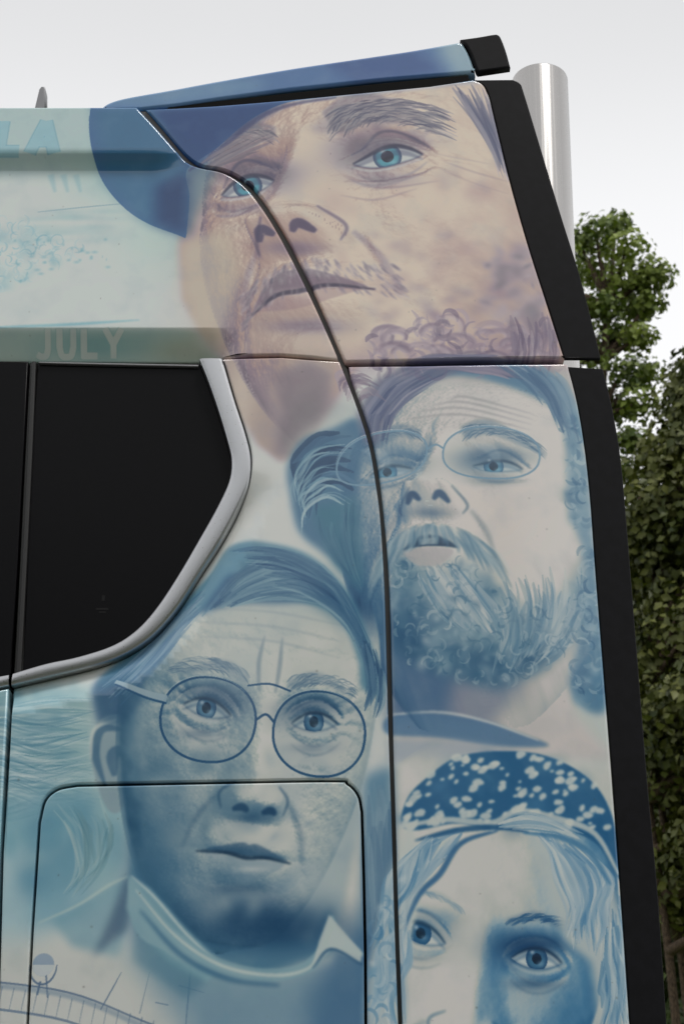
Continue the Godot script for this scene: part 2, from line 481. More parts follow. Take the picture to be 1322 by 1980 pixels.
# points of a flat pane held just before the eyes
func hpl_flat(h: Dictionary, pts: Array) -> Array:
	var o := []
	for p in pts:
		var q: Vector3 = h.basis * Vector3(p.x, p.y, 1.0 - 0.25 * p.x * p.x)
		o.append(h.at + Vector2(q.x, q.y * h.stretch) * h.unit)
	return o


func letters(word: String, at: Vector2, size: float, width: float, col: Color, a: float, edge: Color, lean := 0.0) -> void:
	# plain block capitals, built from bars and bowls on a 1 x 1 grid
	var bars := {
		"L": [[Vector2(0.1, 1), Vector2(0.1, 0)], [Vector2(0, 0.08), Vector2(0.75, 0.08)]],
		"A": [[Vector2(0, 0), Vector2(0.4, 1)], [Vector2(0.4, 1), Vector2(0.8, 0)], [Vector2(0.2, 0.35), Vector2(0.6, 0.35)]],
		"J": [[Vector2(0.6, 1), Vector2(0.6, 0.3)], [Vector2(0.6, 0.32), Vector2(0.52, 0.1), Vector2(0.3, 0.06), Vector2(0.08, 0.14)]],
		"U": [[Vector2(0.05, 1), Vector2(0.05, 0.35)], [Vector2(0.05, 0.38), Vector2(0.15, 0.1), Vector2(0.38, 0.05), Vector2(0.6, 0.1), Vector2(0.7, 0.38)], [Vector2(0.7, 1), Vector2(0.7, 0.35)]],
		"Y": [[Vector2(0.0, 1), Vector2(0.4, 0.48)], [Vector2(0.8, 1), Vector2(0.4, 0.48)], [Vector2(0.4, 0.52), Vector2(0.4, 0)]],
	}
	for pass_no in 2:
		var x := at.x
		for ch in word:
			for bar in bars[ch]:
				var pts := []
				for p in bar: pts.append(Vector2(x + (p.x + lean * p.y) * size * 0.78, at.y + p.y * size))
				var w := width * (1.25 if pass_no == 0 else 1.0)
				stroke(pts, w, w, w, edge if pass_no == 0 else col, a * (0.6 if pass_no == 0 else 1.0), 0, 5)
			x += size * 0.86

func paint_mural() -> void:
	art = Image.create(int((MX1 - MX0) * DENS), int((MY1 - MY0) * DENS), false, Image.FORMAT_RGBAF)
	var white := rgb8(226, 228, 226)
	art.fill(white)
	prepare_heads()
	paint_beach()
	paint_upper_face()
	paint_bearded_face()
	paint_curls()
	paint_scarf_face()
	paint_spectacled_face()
	paint_loose_hair()
	rng.seed = 95
	for k in 260:
		dab(Vector2(rng.randf_range(-0.9, 0.6), rng.randf_range(1.6, 3.9)), 0.0022 * rng.randf_range(0.4, 1.2), 0.0022 * rng.randf_range(0.4, 1.2), rgb8(90, 88, 84), 0.35 * rng.randf())
	# fine grain of the sprayed paint
	var nz := FastNoiseLite.new(); nz.seed = 5; nz.frequency = 0.03; nz.fractal_octaves = 4
	var g := nz.get_image(art.get_width() / 2, art.get_height() / 2)
	g.convert(Image.FORMAT_RGBAF)
	for j in g.get_height():
		for i in g.get_width():
			var v := g.get_pixel(i, j).r - 0.5
			g.set_pixel(i, j, Color(0.35, 0.5, 0.6, clampf(v * 0.16, 0.0, 0.05)) if v > 0.0 else Color(0.9, 0.9, 0.85, clampf(-v * 0.2, 0.0, 0.06)))
	g.resize(art.get_width(), art.get_height(), Image.INTERPOLATE_BILINEAR)
	lay(g, Vector2i.ZERO)
	art.convert(Image.FORMAT_RGB8)
	# richer pigment: deepen the darks, keep the pale ground
	var lut := PackedFloat32Array()
	for i in 256: lut.append(pow(maxf(i, 1.0) / 222.0, 0.33))
	var data := art.get_data()
	for i in range(0, data.size(), 3):
		var l := (data[i] * 3 + data[i + 1] * 5 + data[i + 2] * 2) / 10
		var k := minf(1.0, lut[l])
		var s := 1.36 * k
		var v := l * k
		var beige := maxf(0.0, data[i] - data[i + 2])
		var cool := maxf(0.0, data[i + 2] - data[i])
		v += cool * 0.03
		data[i] = clampi(int(v - cool * 0.05 + (data[i] - l) * s), 0, 255)
		data[i + 1] = clampi(int(v + (data[i + 1] - l) * s), 0, 255)
		data[i + 2] = clampi(int(v + (data[i + 2] - l) * s + beige * lerpf(0.75, 0.04, smoothstep(6.0, 26.0, beige))), 0, 255)
	art = Image.create_from_data(art.get_width(), art.get_height(), false, Image.FORMAT_RGB8, data)

func paint_beach() -> void:
	var teal := rgb8(120, 180, 198); var pale := rgb8(190, 214, 216); var sea := rgb8(132, 170, 180)
	var deep := rgb8(80, 130, 165)
	# upper left: faded beach notice with big pale blue letters and the surf under it
	fill([Vector2(-1.080, 3.803), Vector2(-0.578, 3.803), Vector2(-0.528, 3.591), Vector2(-1.055, 3.591)], pale, 0.8, 16)
	dab(Vector2(-0.515, 3.577), 0.1196, 0.0761, rgb8(170, 214, 210), 0.6)
	dab(Vector2(-0.434, 3.418), 0.0978, 0.0978, rgb8(196, 222, 216), 0.6)
	letters("LA", Vector2(-0.824, 3.642), 0.0935, 0.0261, rgb8(162, 204, 218), 1.0, rgb8(110, 172, 200), 0.05)
	for k in 3: stroke([Vector2(-0.694, 3.597) + Vector2(k * 0.03, 0), Vector2(-0.679, 3.545) + Vector2(k * 0.03, 0)], 0.0152, 0.0174, 0.0065, teal, 0.35, 1)
	stroke([Vector2(-0.715, 3.487), Vector2(-0.608, 3.501), Vector2(-0.487, 3.515)], 0.0022, 0.0054, 0.0011, deep, 0.4)
	for k in 26:
		rng.seed = 100 + k
		var y := rng.randf_range(400, 470); var x := rng.randf_range(60, 250)
		dab(Vector2(-0.728, 3.489) + Vector2(rng.randf() * 0.2, -rng.randf() * 0.09), 0.0435, 0.0076, rgb8(176, 206, 210), 0.3)
	# churned surf
	var foam := PackedVector2Array([Vector2(-0.823, 3.475), Vector2(-0.750, 3.461), Vector2(-0.661, 3.411), Vector2(-0.564, 3.390), Vector2(-0.644, 3.348), Vector2(-0.711, 3.292), Vector2(-0.803, 3.265)])
	mottle(foam, 90, 0.0174, teal, rgb8(225, 232, 230), 0.6, 7)
	curls(foam, 120, 0.0174, 0.0043, rgb8(120, 180, 202), rgb8(232, 238, 236), 0.6, 8)
	for k in 40:
		rng.seed = 300 + k
		dab(Vector2(-0.775, 3.348) + Vector2(rng.randf() * 0.24, rng.randf_range(-0.06, 0.06)), 0.0076 * rng.randf(), 0.0043, teal, 0.5)
	fill([Vector2(-1.082, 3.818), Vector2(-0.504, 3.818), Vector2(-0.381, 3.591), Vector2(-0.370, 3.348), Vector2(-0.421, 3.170), Vector2(-1.004, 3.170)], rgb8(216, 228, 228), 0.34, 12)
	stroke([Vector2(-0.817, 3.165), Vector2(-0.631, 3.173), Vector2(-0.457, 3.186)], 0.0022, 0.0130, 0.0022, rgb8(150, 200, 214), 0.7, 2)
	# the strip over the window, with the month in block capitals
	fill([Vector2(-1.003, 3.162), Vector2(-0.386, 3.162), Vector2(-0.304, 3.157), Vector2(-0.234, 3.137), Vector2(-0.255, 3.086), Vector2(-0.994, 3.086)], rgb8(184, 204, 200), 0.7, 4)
	dab(Vector2(-0.547, 3.130), 0.1413, 0.0283, rgb8(136, 178, 184), 0.6)
	dab(Vector2(-0.349, 3.117), 0.0761, 0.0283, rgb8(190, 190, 172), 0.6)
	letters("JULY", Vector2(-0.691, 3.103), 0.0609, 0.0141, rgb8(208, 216, 213), 1.0, rgb8(164, 192, 192))
	# below the window: open water, the shade under the portrait, a boat rail in thin line
	var water := PackedVector2Array([Vector2(-0.861, 2.329), Vector2(-0.505, 2.335), Vector2(-0.488, 2.233), Vector2(-0.486, 2.048), Vector2(-0.603, 2.009), Vector2(-0.824, 2.009)])
	fill(water, rgb8(172, 200, 204), 0.9, 12)
	strands([Vector2(-0.819, 2.329), Vector2(-0.691, 2.308), Vector2(-0.588, 2.321), Vector2(-0.482, 2.313)], [Vector2(-0.793, 2.089), Vector2(-0.668, 2.058), Vector2(-0.580, 2.089), Vector2(-0.467, 2.079)], 150, 0.0076, rgb8(108, 156, 176), rgb8(226, 234, 232), 0.55, 0.12, 21)
	mottle(water, 150, 0.0261, rgb8(110, 158, 178), rgb8(222, 232, 230), 0.5, 26)
	strands([Vector2(-0.853, 2.254), Vector2(-0.709, 2.270), Vector2(-0.592, 2.244), Vector2(-0.490, 2.265)], [Vector2(-0.836, 2.109), Vector2(-0.674, 2.119), Vector2(-0.581, 2.099), Vector2(-0.481, 2.129)], 90, 0.0043, rgb8(96, 146, 170), rgb8(232, 238, 236), 0.6, 0.2, 27)
	fill([Vector2(-0.838, 2.129), Vector2(-0.610, 2.089), Vector2(-0.510, 2.109), Vector2(-0.469, 1.950), Vector2(-0.586, 1.797), Vector2(-0.796, 1.760)], rgb8(164, 200, 212), 0.6, 20)
	fill([Vector2(-0.612, 2.109), Vector2(-0.430, 2.129), Vector2(-0.410, 1.959), Vector2(-0.522, 1.863), Vector2(-0.590, 1.854)], rgb8(128, 172, 192), 0.5, 16)
	dab(Vector2(-0.532, 1.999), 0.0652, 0.0652, rgb8(104, 152, 176), 0.35)
	dab(Vector2(-0.450, 2.048), 0.0326, 0.1196, rgb8(176, 208, 204), 0.6)
	mottle(PackedVector2Array([Vector2(-0.613, 2.119), Vector2(-0.429, 2.119), Vector2(-0.419, 1.950), Vector2(-0.594, 1.892)]), 40, 0.0370, rgb8(100, 150, 178), rgb8(200, 220, 222), 0.45, 22)
	strands([Vector2(-0.580, 2.089), Vector2(-0.536, 2.048), Vector2(-0.510, 1.969), Vector2(-0.537, 1.921)], [Vector2(-0.469, 2.109), Vector2(-0.445, 2.048), Vector2(-0.452, 1.989), Vector2(-0.507, 1.930)], 26, 0.0076, rgb8(90, 138, 158), rgb8(206, 220, 218), 0.5, 0.2, 23)
	fill([Vector2(-0.803, 1.825), Vector2(-0.570, 1.844), Vector2(-0.353, 1.825), Vector2(-0.237, 1.854), Vector2(0.038, 1.760), Vector2(0.036, 1.494), Vector2(-0.765, 1.494)], rgb8(216, 218, 214), 0.9, 20)
	var line := rgb8(120, 140, 166)
	stroke([Vector2(-0.699, 1.760), Vector2(-0.513, 1.737), Vector2(-0.365, 1.682), Vector2(-0.229, 1.633)], 0.0098, 0.0098, 0.0098, rgb8(176, 188, 198), 0.9, 1)
	stroke([Vector2(-0.700, 1.767), Vector2(-0.513, 1.743), Vector2(-0.366, 1.691), Vector2(-0.230, 1.642)], 0.0033, 0.0033, 0.0033, line, 0.8)
	stroke([Vector2(-0.695, 1.720), Vector2(-0.510, 1.692), Vector2(-0.363, 1.633)], 0.0043, 0.0043, 0.0043, line, 0.7)
	for k in 20:
		var p := Vector2(-0.679, 1.757) + Vector2(0.022 * k, -0.0016 * k - 0.00018 * k * k)
		stroke([p, p + Vector2(-0.006, -0.04)], 0.0022, 0.0027, 0.0011, line, 0.5)
	stroke([Vector2(-0.414, 1.779), Vector2(-0.431, 1.746), Vector2(-0.449, 1.712)], 0.0011, 0.0033, 0.0022, line, 0.8)
	stroke([Vector2(-0.361, 1.779), Vector2(-0.376, 1.705)], 0.0011, 0.0022, 0.0022, line, 0.5)
	stroke([Vector2(-0.284, 1.797), Vector2(-0.286, 1.751), Vector2(-0.290, 1.678)], 0.0022, 0.0043, 0.0022, line, 0.6)
	stroke([Vector2(-0.306, 1.755), Vector2(-0.257, 1.742)], 0.0022, 0.0043, 0.0011, line, 0.6)
	stroke([Vector2(-0.348, 1.725), Vector2(-0.323, 1.720)], 0.0022, 0.0043, 0.0022, line, 0.6)
	# a round ship's lamp on the rail
	var c := Vector2(-0.562, 1.792)
	var lamp := PackedVector2Array(); var low := []
	for i in 24: lamp.append(c + Vector2(cos(TAU * i / 24.0), sin(TAU * i / 24.0)) * 0.0207)
	fill(lamp, rgb8(166, 182, 200), 0.9)
	fill(PackedVector2Array(Array(lamp.slice(12, 24)) + [c + Vector2(0.0207, 0)]), rgb8(218, 222, 222), 0.8)
	for i in 15: low.append(c + Vector2(cos(PI + PI * i / 14.0) * 1.25, sin(PI + PI * i / 14.0) * 1.7) * 0.0207)
	stroke(low, 0.0022, 0.0054, 0.0022, line, 0.9)
	stroke([Vector2(-0.565, 1.762), Vector2(-0.569, 1.738)], 0.0043, 0.0043, 0.0033, line, 0.9)
	stroke([Vector2(-0.555, 1.773), Vector2(-0.549, 1.732)], 0.0033, 0.0033, 0.0022, line, 0.8)

func paint_upper_face() -> void:
	var dk := rgb8(116, 110, 134); var mid := rgb8(200, 180, 176); var lt := rgb8(234, 220, 208); var plum := rgb8(150, 128, 146)
	var flesh := PackedVector2Array([Vector2(-0.366, 3.591), Vector2(-0.378, 3.376), Vector2(-0.363, 3.238), Vector2(-0.321, 3.157), Vector2(-0.267, 3.091), Vector2(-0.241, 2.987), Vector2(-0.181, 2.874), Vector2(-0.130, 2.834), Vector2(-0.069, 2.886), Vector2(-0.001, 3.000), Vector2(0.045, 3.078), Vector2(0.507, 3.086), Vector2(0.515, 3.211), Vector2(0.478, 3.390), Vector2(0.415, 3.591), Vector2(0.352, 3.850), Vector2(-0.077, 3.803)])
	fill(flesh, rgb8(210, 190, 184), 1.0, 6)
	dab(Vector2(0.238, 3.376), 0.2500, 0.1848, rgb8(210, 186, 184), 0.7)
	dab(Vector2(0.400, 3.265), 0.0978, 0.1304, rgb8(170, 160, 176), 0.5)
	dab(Vector2(0.223, 3.741), 0.1304, 0.0652, rgb8(228, 210, 202), 0.6)
	# throat under the chin
	fill([Vector2(-0.267, 3.104), Vector2(-0.117, 3.130), Vector2(-0.013, 3.104), Vector2(-0.024, 3.000), Vector2(-0.069, 2.886), Vector2(-0.130, 2.834), Vector2(-0.181, 2.874), Vector2(-0.240, 2.975)], rgb8(196, 182, 174), 0.8, 8)
	fill([Vector2(-0.162, 3.052), Vector2(-0.070, 3.078), Vector2(-0.024, 3.052), Vector2(-0.047, 2.949), Vector2(-0.113, 2.849), Vector2(-0.147, 2.849), Vector2(-0.126, 2.949)], rgb8(140, 134, 144), 0.6, 10)
	dab(Vector2(-0.218, 3.000), 0.0326, 0.0978, rgb8(226, 214, 202), 0.8)
	dab(Vector2(-0.069, 2.949), 0.0652, 0.0435, rgb8(150, 146, 156), 0.6, 0.6)
	var h := skull(Vector2(-0.117, 3.636), 0.5652, -24, 32, 14, 1.0)
	h.age = 1.0
	model_head(h, [rgb8(92, 92, 122), rgb8(146, 134, 150), rgb8(198, 173, 168), rgb8(217, 197, 188), rgb8(238, 225, 211)], Vector3(0.15, 0.5, 0.9), 0.4, 0.75, -1.02, 0.66)
	fill([Vector2(-0.370, 3.390), Vector2(-0.266, 3.432), Vector2(-0.227, 3.320), Vector2(-0.258, 3.184), Vector2(-0.278, 3.091), Vector2(-0.337, 3.157), Vector2(-0.369, 3.265)], rgb8(222, 214, 198), 0.7, 12)
	dab(Vector2(-0.119, 3.251), 0.0761, 0.0435, rgb8(222, 206, 198), 0.4)
	fill([Vector2(-0.211, 3.184), Vector2(-0.025, 3.211), Vector2(0.069, 3.211), Vector2(0.045, 3.144), Vector2(-0.117, 3.117), Vector2(-0.232, 3.091)], rgb8(208, 194, 186), 0.5, 14)
	eye(h, 1.0, rgb8(88, 90, 128), rgb8(120, 184, 200), rgb8(222, 226, 226), Vector2(-0.01, 0.015), 1.1, 0.45)
	eye(h, -1.0, rgb8(88, 90, 128), rgb8(120, 184, 200), rgb8(222, 226, 226), Vector2(-0.01, 0.015), 1.1, 0.35)
	mottle(PackedVector2Array([Vector2(-0.076, 3.726), Vector2(0.049, 3.787), Vector2(0.199, 3.772), Vector2(0.246, 3.681), Vector2(0.147, 3.651), Vector2(-0.026, 3.636)]), 60, 0.0239, rgb8(120, 116, 142), rgb8(206, 196, 190), 0.35, 34)
	mottle(PackedVector2Array([Vector2(-0.026, 3.518), Vector2(0.293, 3.591), Vector2(0.411, 3.489), Vector2(0.423, 3.265), Vector2(0.162, 3.157), Vector2(-0.001, 3.320)]), 90, 0.0435, rgb8(184, 154, 164), rgb8(222, 202, 196), 0.3, 35)
	brow(h, 1.0, rgb8(104, 104, 132), rgb8(206, 200, 200), 2.6, 150, 4)
	brow(h, -1.0, rgb8(120, 116, 136), rgb8(214, 206, 204), 1.6, 50, 5)
	nose_and_mouth(h, rgb8(96, 88, 124), rgb8(176, 148, 158), lt, 0.75)
	# crow's feet, pouches and creases
	for k in 7:
		rng.seed = 900 + k
		var y := 0.06 - 0.024 * k
		var x0 := 0.5 + rng.randf() * 0.05
		stroke(hpl(h, [Vector2(x0, y), Vector2(x0 + 0.09, y - 0.01 - 0.008 * k), Vector2(x0 + 0.17, y - 0.02 * k * 0.5)]), 0.0011, 0.0098 * rng.randf(), 0.0011, plum if k % 2 else lt, 0.3, 2)
	for k in 4:
		rng.seed = 950 + k
		var y := -0.13 - 0.03 * k; var x := rng.randf_range(0.12, 0.3)
		stroke(hpl(h, [Vector2(x, y), Vector2(x + 0.14, y - 0.035), Vector2(x + 0.3, y + 0.02)]), 0.0011, 0.0109 * rng.randf(), 0.0011, plum if k % 2 else lt, 0.3, 2)
	# short bristles over the lip and along the jaw
	for k in 300:
		rng.seed = 1200 + k
		var x := rng.randf_range(-0.34, 0.36); var y := -0.62 + 0.08 * rng.randf_range(-1.0, 1.0) - 0.12 * absf(x)
		var p := hp(h, x, y)
		stroke([p, p + Vector2(x * 0.02, -0.007), p + Vector2(x * 0.05 + 0.002, -0.017)], 0.0016, 0.0065, 0.0011, dk.lerp(rgb8(226, 216, 212), rng.randf()), 0.5, 1, 2)
	for k in 60:
		rng.seed = 1500 + k
		dab(Vector2(0.118, 3.320) + Vector2(rng.randf_range(-0.05, 0.32), rng.randf_range(-0.14, 0.1)), 0.0174, 0.0130, plum.lerp(rgb8(226, 212, 206), rng.randf()), 0.16)
	# grey side hair and whiskers at the right edge
	var side := PackedVector2Array([Vector2(0.251, 3.834), Vector2(0.376, 3.834), Vector2(0.415, 3.591), Vector2(0.454, 3.404), Vector2(0.491, 3.211), Vector2(0.495, 3.088), Vector2(0.403, 3.088), Vector2(0.327, 3.211), Vector2(0.319, 3.306), Vector2(0.382, 3.390), Vector2(0.395, 3.547), Vector2(0.334, 3.696)])
	mottle(PackedVector2Array([Vector2(0.320, 3.348), Vector2(0.480, 3.432), Vector2(0.500, 3.157), Vector2(0.394, 3.130), Vector2(0.315, 3.211)]), 120, 0.0217, rgb8(116, 118, 146), rgb8(214, 204, 204), 0.5, 31)
	strands([Vector2(0.248, 3.842), Vector2(0.299, 3.764), Vector2(0.345, 3.681), Vector2(0.372, 3.591)], [Vector2(0.365, 3.850), Vector2(0.379, 3.741), Vector2(0.399, 3.636), Vector2(0.412, 3.518)], 60, 0.0098, rgb8(104, 108, 140), rgb8(206, 200, 206), 0.6, 0.1, 32)
	# the cap: a plain dark blue peak seen from below
	var cap := sm([Vector2(-0.607, 3.783), Vector2(-0.608, 3.726), Vector2(-0.596, 3.651), Vector2(-0.569, 3.577), Vector2(-0.523, 3.511), Vector2(-0.466, 3.461), Vector2(-0.363, 3.404)], 6)
	cap.append_array(sm([Vector2(-0.361, 3.411), Vector2(-0.358, 3.518), Vector2(-0.367, 3.597), Vector2(-0.300, 3.660), Vector2(-0.243, 3.723), Vector2(-0.189, 3.766), Vector2(-0.127, 3.795), Vector2(-0.026, 3.812), Vector2(0.175, 3.839), Vector2(0.352, 3.860)], 6))
	cap.append_array(PackedVector2Array([Vector2(0.385, 4.041), Vector2(-0.617, 4.009)]))
	fill(cap, rgb8(98, 134, 178), 1.0, 0)
	fill([Vector2(-0.604, 3.803), Vector2(-0.453, 3.803), Vector2(-0.295, 3.591), Vector2(-0.361, 3.411), Vector2(-0.472, 3.464), Vector2(-0.564, 3.577)], rgb8(92, 142, 172), 0.55, 14)
	fill([Vector2(-0.465, 3.787), Vector2(-0.127, 3.803), Vector2(-0.274, 3.681), Vector2(-0.357, 3.591)], rgb8(58, 88, 148), 0.75, 10)
	fill([Vector2(-0.441, 3.562), Vector2(-0.363, 3.591), Vector2(-0.359, 3.411), Vector2(-0.435, 3.454)], rgb8(50, 76, 134), 0.7, 12)
	stroke([Vector2(-0.363, 3.591), Vector2(-0.297, 3.651), Vector2(-0.237, 3.714), Vector2(-0.182, 3.760), Vector2(-0.114, 3.789), Vector2(-0.014, 3.808)], 0.0054, 0.0174, 0.0054, rgb8(96, 96, 140), 0.6, 2)
	strands([Vector2(-0.351, 3.606), Vector2(-0.297, 3.651), Vector2(-0.237, 3.693), Vector2(-0.175, 3.726)], [Vector2(-0.338, 3.577), Vector2(-0.284, 3.609), Vector2(-0.211, 3.651), Vector2(-0.150, 3.681)], 26, 0.0087, rgb8(100, 98, 128), rgb8(220, 210, 204), 0.6, 0.3, 33)
	# the crown of the cap runs on over the roof fairing
	fill([Vector2(-0.601, 3.772), Vector2(-0.617, 4.009), Vector2(0.386, 4.057), Vector2(0.378, 3.865), Vector2(0.049, 3.818), Vector2(-0.302, 3.780)], rgb8(122, 150, 194), 0.8, 8)
	fill([Vector2(0.205, 4.041), Vector2(0.386, 4.057), Vector2(0.378, 3.865), Vector2(0.277, 3.865)], rgb8(186, 206, 214), 0.85, 16)
	fill([Vector2(-0.052, 3.928), Vector2(0.177, 3.960), Vector2(0.252, 3.897), Vector2(0.049, 3.842)], rgb8(84, 106, 164), 0.55, 12)
	fill([Vector2(-0.603, 3.787), Vector2(-0.579, 3.818), Vector2(-0.305, 3.881), Vector2(-0.178, 3.865), Vector2(-0.203, 3.834), Vector2(-0.415, 3.787)], rgb8(150, 178, 204), 0.7, 12)

func paint_bearded_face() -> void:
	var dk := rgb8(52, 92, 136); var mid := rgb8(130, 160, 184); var lt := rgb8(226, 222, 214); var haze := rgb8(164, 194, 202)
	fill([Vector2(-0.114, 2.874), Vector2(0.045, 3.000), Vector2(0.577, 3.091), Vector2(0.542, 2.297), Vector2(0.545, 2.191), Vector2(0.102, 2.181), Vector2(0.031, 2.362), Vector2(-0.067, 2.656)], rgb8(206, 214, 212), 0.7, 16)
	# neck and collar
	fill([Vector2(0.105, 2.428), Vector2(0.488, 2.439), Vector2(0.468, 2.276), Vector2(0.544, 2.181), Vector2(0.102, 2.181)], rgb8(222, 216, 208), 0.95, 10)
	fill([Vector2(0.100, 2.439), Vector2(0.357, 2.362), Vector2(0.420, 2.351), Vector2(0.333, 2.297), Vector2(0.300, 2.244), Vector2(0.098, 2.265)], rgb8(150, 158, 178), 0.85, 12)
	fill([Vector2(0.100, 2.439), Vector2(0.231, 2.373), Vector2(0.207, 2.265), Vector2(0.098, 2.265)], rgb8(90, 126, 166), 0.7, 12)
	fill(sm([Vector2(0.093, 2.270), Vector2(0.176, 2.276), Vector2(0.280, 2.263), Vector2(0.351, 2.237), Vector2(0.412, 2.210), Vector2(0.309, 2.208), Vector2(0.195, 2.225), Vector2(0.092, 2.233)], 5, true), rgb8(118, 150, 182), 0.9, 4)
	stroke([Vector2(0.093, 2.273), Vector2(0.197, 2.278), Vector2(0.290, 2.259), Vector2(0.392, 2.221)], 0.0033, 0.0087, 0.0022, rgb8(226, 228, 226), 0.8, 1)
	fill([Vector2(0.092, 2.225), Vector2(0.226, 2.221), Vector2(0.360, 2.200), Vector2(0.431, 2.181), Vector2(0.091, 2.177)], rgb8(184, 194, 206), 0.8, 6)
	# hair behind
	fill(sm([Vector2(0.033, 2.874), Vector2(0.067, 2.975), Vector2(0.125, 3.052), Vector2(0.218, 3.091), Vector2(0.345, 3.091), Vector2(0.448, 3.065), Vector2(0.502, 3.000), Vector2(0.528, 2.874), Vector2(0.536, 2.752), Vector2(0.537, 2.529), Vector2(0.537, 2.297), Vector2(0.479, 2.297), Vector2(0.464, 2.384), Vector2(0.489, 2.609), Vector2(0.480, 2.825), Vector2(0.453, 2.949), Vector2(0.343, 3.026), Vector2(0.217, 3.039), Vector2(0.124, 2.962), Vector2(0.089, 2.874)], 5, true), rgb8(104, 146, 178), 0.9, 6)
	var h := skull(Vector2(0.203, 2.862), 0.3587, -13, 39, 3, 1.0)
	model_head(h, [dk, rgb8(110, 146, 176), rgb8(176, 188, 196), rgb8(218, 214, 208), rgb8(232, 228, 220)], Vector3(0.6, 0.5, 0.75), 0.38, 0.8, -1.1, 0.78)
	dab(Vector2(0.330, 2.727), 0.0978, 0.1196, rgb8(228, 220, 210), 0.6)
	dab(Vector2(0.272, 2.975), 0.1196, 0.0435, rgb8(226, 222, 216), 0.6)
	dab(Vector2(0.065, 2.752), 0.0435, 0.0978, mid, 0.35)
	eye(h, 1.0, rgb8(70, 112, 150), rgb8(124, 176, 200), rgb8(214, 222, 222), Vector2(-0.03, 0.01), 1.0, 0.55)
	eye(h, -1.0, rgb8(90, 130, 164), rgb8(124, 176, 200), rgb8(206, 216, 220), Vector2(-0.03, 0.01), 1.0, 0.3)
	brow(h, 1.0, rgb8(84, 122, 158), rgb8(170, 186, 196), 1.7, 60, 14)
	brow(h, -1.0, rgb8(84, 122, 158), rgb8(170, 186, 196), 1.4, 40, 15)
	for k in 4: stroke(hpl(h, [Vector2(-0.3 + 0.1 * k, 0.42 + 0.05 * k), Vector2(0.1, 0.4 + 0.07 * k), Vector2(0.5, 0.36 + 0.06 * k)]), 0.0011, 0.0098, 0.0011, rgb8(180, 180, 184), 0.6, 2)
	stroke(hpl(h, [Vector2(-0.03, 0.16), Vector2(-0.06, 0.28), Vector2(-0.04, 0.4)]), 0.0022, 0.0098, 0.0011, mid, 0.6, 2)
	nose_and_mouth(h, dk, rgb8(140, 168, 188), rgb8(228, 228, 224), 0.8, false)
	fill(sm(hpl(h, [Vector2(-0.13, -0.7), Vector2(0, -0.685), Vector2(0.13, -0.7), Vector2(0.1, -0.76), Vector2(0, -0.775), Vector2(-0.1, -0.76)]), 4, true), rgb8(36, 66, 100), 0.9, 1)
	fill(PackedVector2Array(hpl(h, [Vector2(-0.09, -0.7), Vector2(0.09, -0.695), Vector2(0.08, -0.725), Vector2(-0.08, -0.73)])), rgb8(206, 216, 220), 0.8, 1)
	# beard: a deep blue mass with pale curls brushed over
	var beard := sm([Vector2(0.100, 2.704), Vector2(0.143, 2.733), Vector2(0.187, 2.746), Vector2(0.242, 2.722), Vector2(0.294, 2.644), Vector2(0.354, 2.529), Vector2(0.428, 2.506), Vector2(0.478, 2.609), Vector2(0.523, 2.633), Vector2(0.524, 2.495), Vector2(0.477, 2.428), Vector2(0.410, 2.362), Vector2(0.313, 2.324), Vector2(0.230, 2.351), Vector2(0.147, 2.384), Vector2(0.097, 2.439)], 5, true)
	var lower := PackedVector2Array([Vector2(0.097, 2.484), Vector2(0.201, 2.428), Vector2(0.317, 2.406), Vector2(0.447, 2.450), Vector2(0.410, 2.373), Vector2(0.314, 2.329), Vector2(0.230, 2.351), Vector2(0.147, 2.378), Vector2(0.097, 2.417)])
	fill([Vector2(0.099, 2.621), Vector2(0.151, 2.604), Vector2(0.205, 2.575), Vector2(0.265, 2.609), Vector2(0.353, 2.506), Vector2(0.438, 2.495), Vector2(0.510, 2.609), Vector2(0.524, 2.495), Vector2(0.477, 2.428), Vector2(0.410, 2.373), Vector2(0.314, 2.329), Vector2(0.230, 2.351), Vector2(0.147, 2.384), Vector2(0.097, 2.428)], rgb8(146, 176, 192), 0.8, 12)
	fill(lower, rgb8(66, 110, 148), 0.75, 14)
	dab(Vector2(0.149, 2.472), 0.0761, 0.0652, rgb8(70, 112, 152), 0.7)
	var chin_hair := PackedVector2Array([Vector2(0.108, 2.609), Vector2(0.265, 2.609), Vector2(0.353, 2.506), Vector2(0.438, 2.495), Vector2(0.522, 2.621), Vector2(0.524, 2.495), Vector2(0.477, 2.428), Vector2(0.410, 2.373), Vector2(0.314, 2.329), Vector2(0.230, 2.351), Vector2(0.136, 2.384), Vector2(0.100, 2.472)])
	mottle(chin_hair, 320, 0.0185, rgb8(78, 124, 158), rgb8(214, 222, 222), 0.6, 16)
	dab(Vector2(0.237, 2.552), 0.0543, 0.0761, rgb8(222, 222, 218), 0.55)
	dab(Vector2(0.384, 2.484), 0.0761, 0.0326, rgb8(208, 214, 214), 0.5)
	strands([Vector2(0.151, 2.598), Vector2(0.161, 2.552), Vector2(0.202, 2.484), Vector2(0.254, 2.439)], [Vector2(0.249, 2.604), Vector2(0.291, 2.552), Vector2(0.341, 2.484), Vector2(0.360, 2.417)], 60, 0.0087, rgb8(120, 158, 184), rgb8(232, 230, 226), 0.75, 0.1, 17)
	strands([Vector2(0.280, 2.552), Vector2(0.310, 2.495), Vector2(0.318, 2.428), Vector2(0.304, 2.362)], [Vector2(0.510, 2.609), Vector2(0.504, 2.518), Vector2(0.456, 2.428), Vector2(0.400, 2.384)], 70, 0.0098, rgb8(96, 140, 172), rgb8(212, 218, 218), 0.65, 0.12, 18)
	curls(chin_hair, 260, 0.0141, 0.0054, rgb8(74, 120, 154), rgb8(224, 228, 226), 0.5, 19)
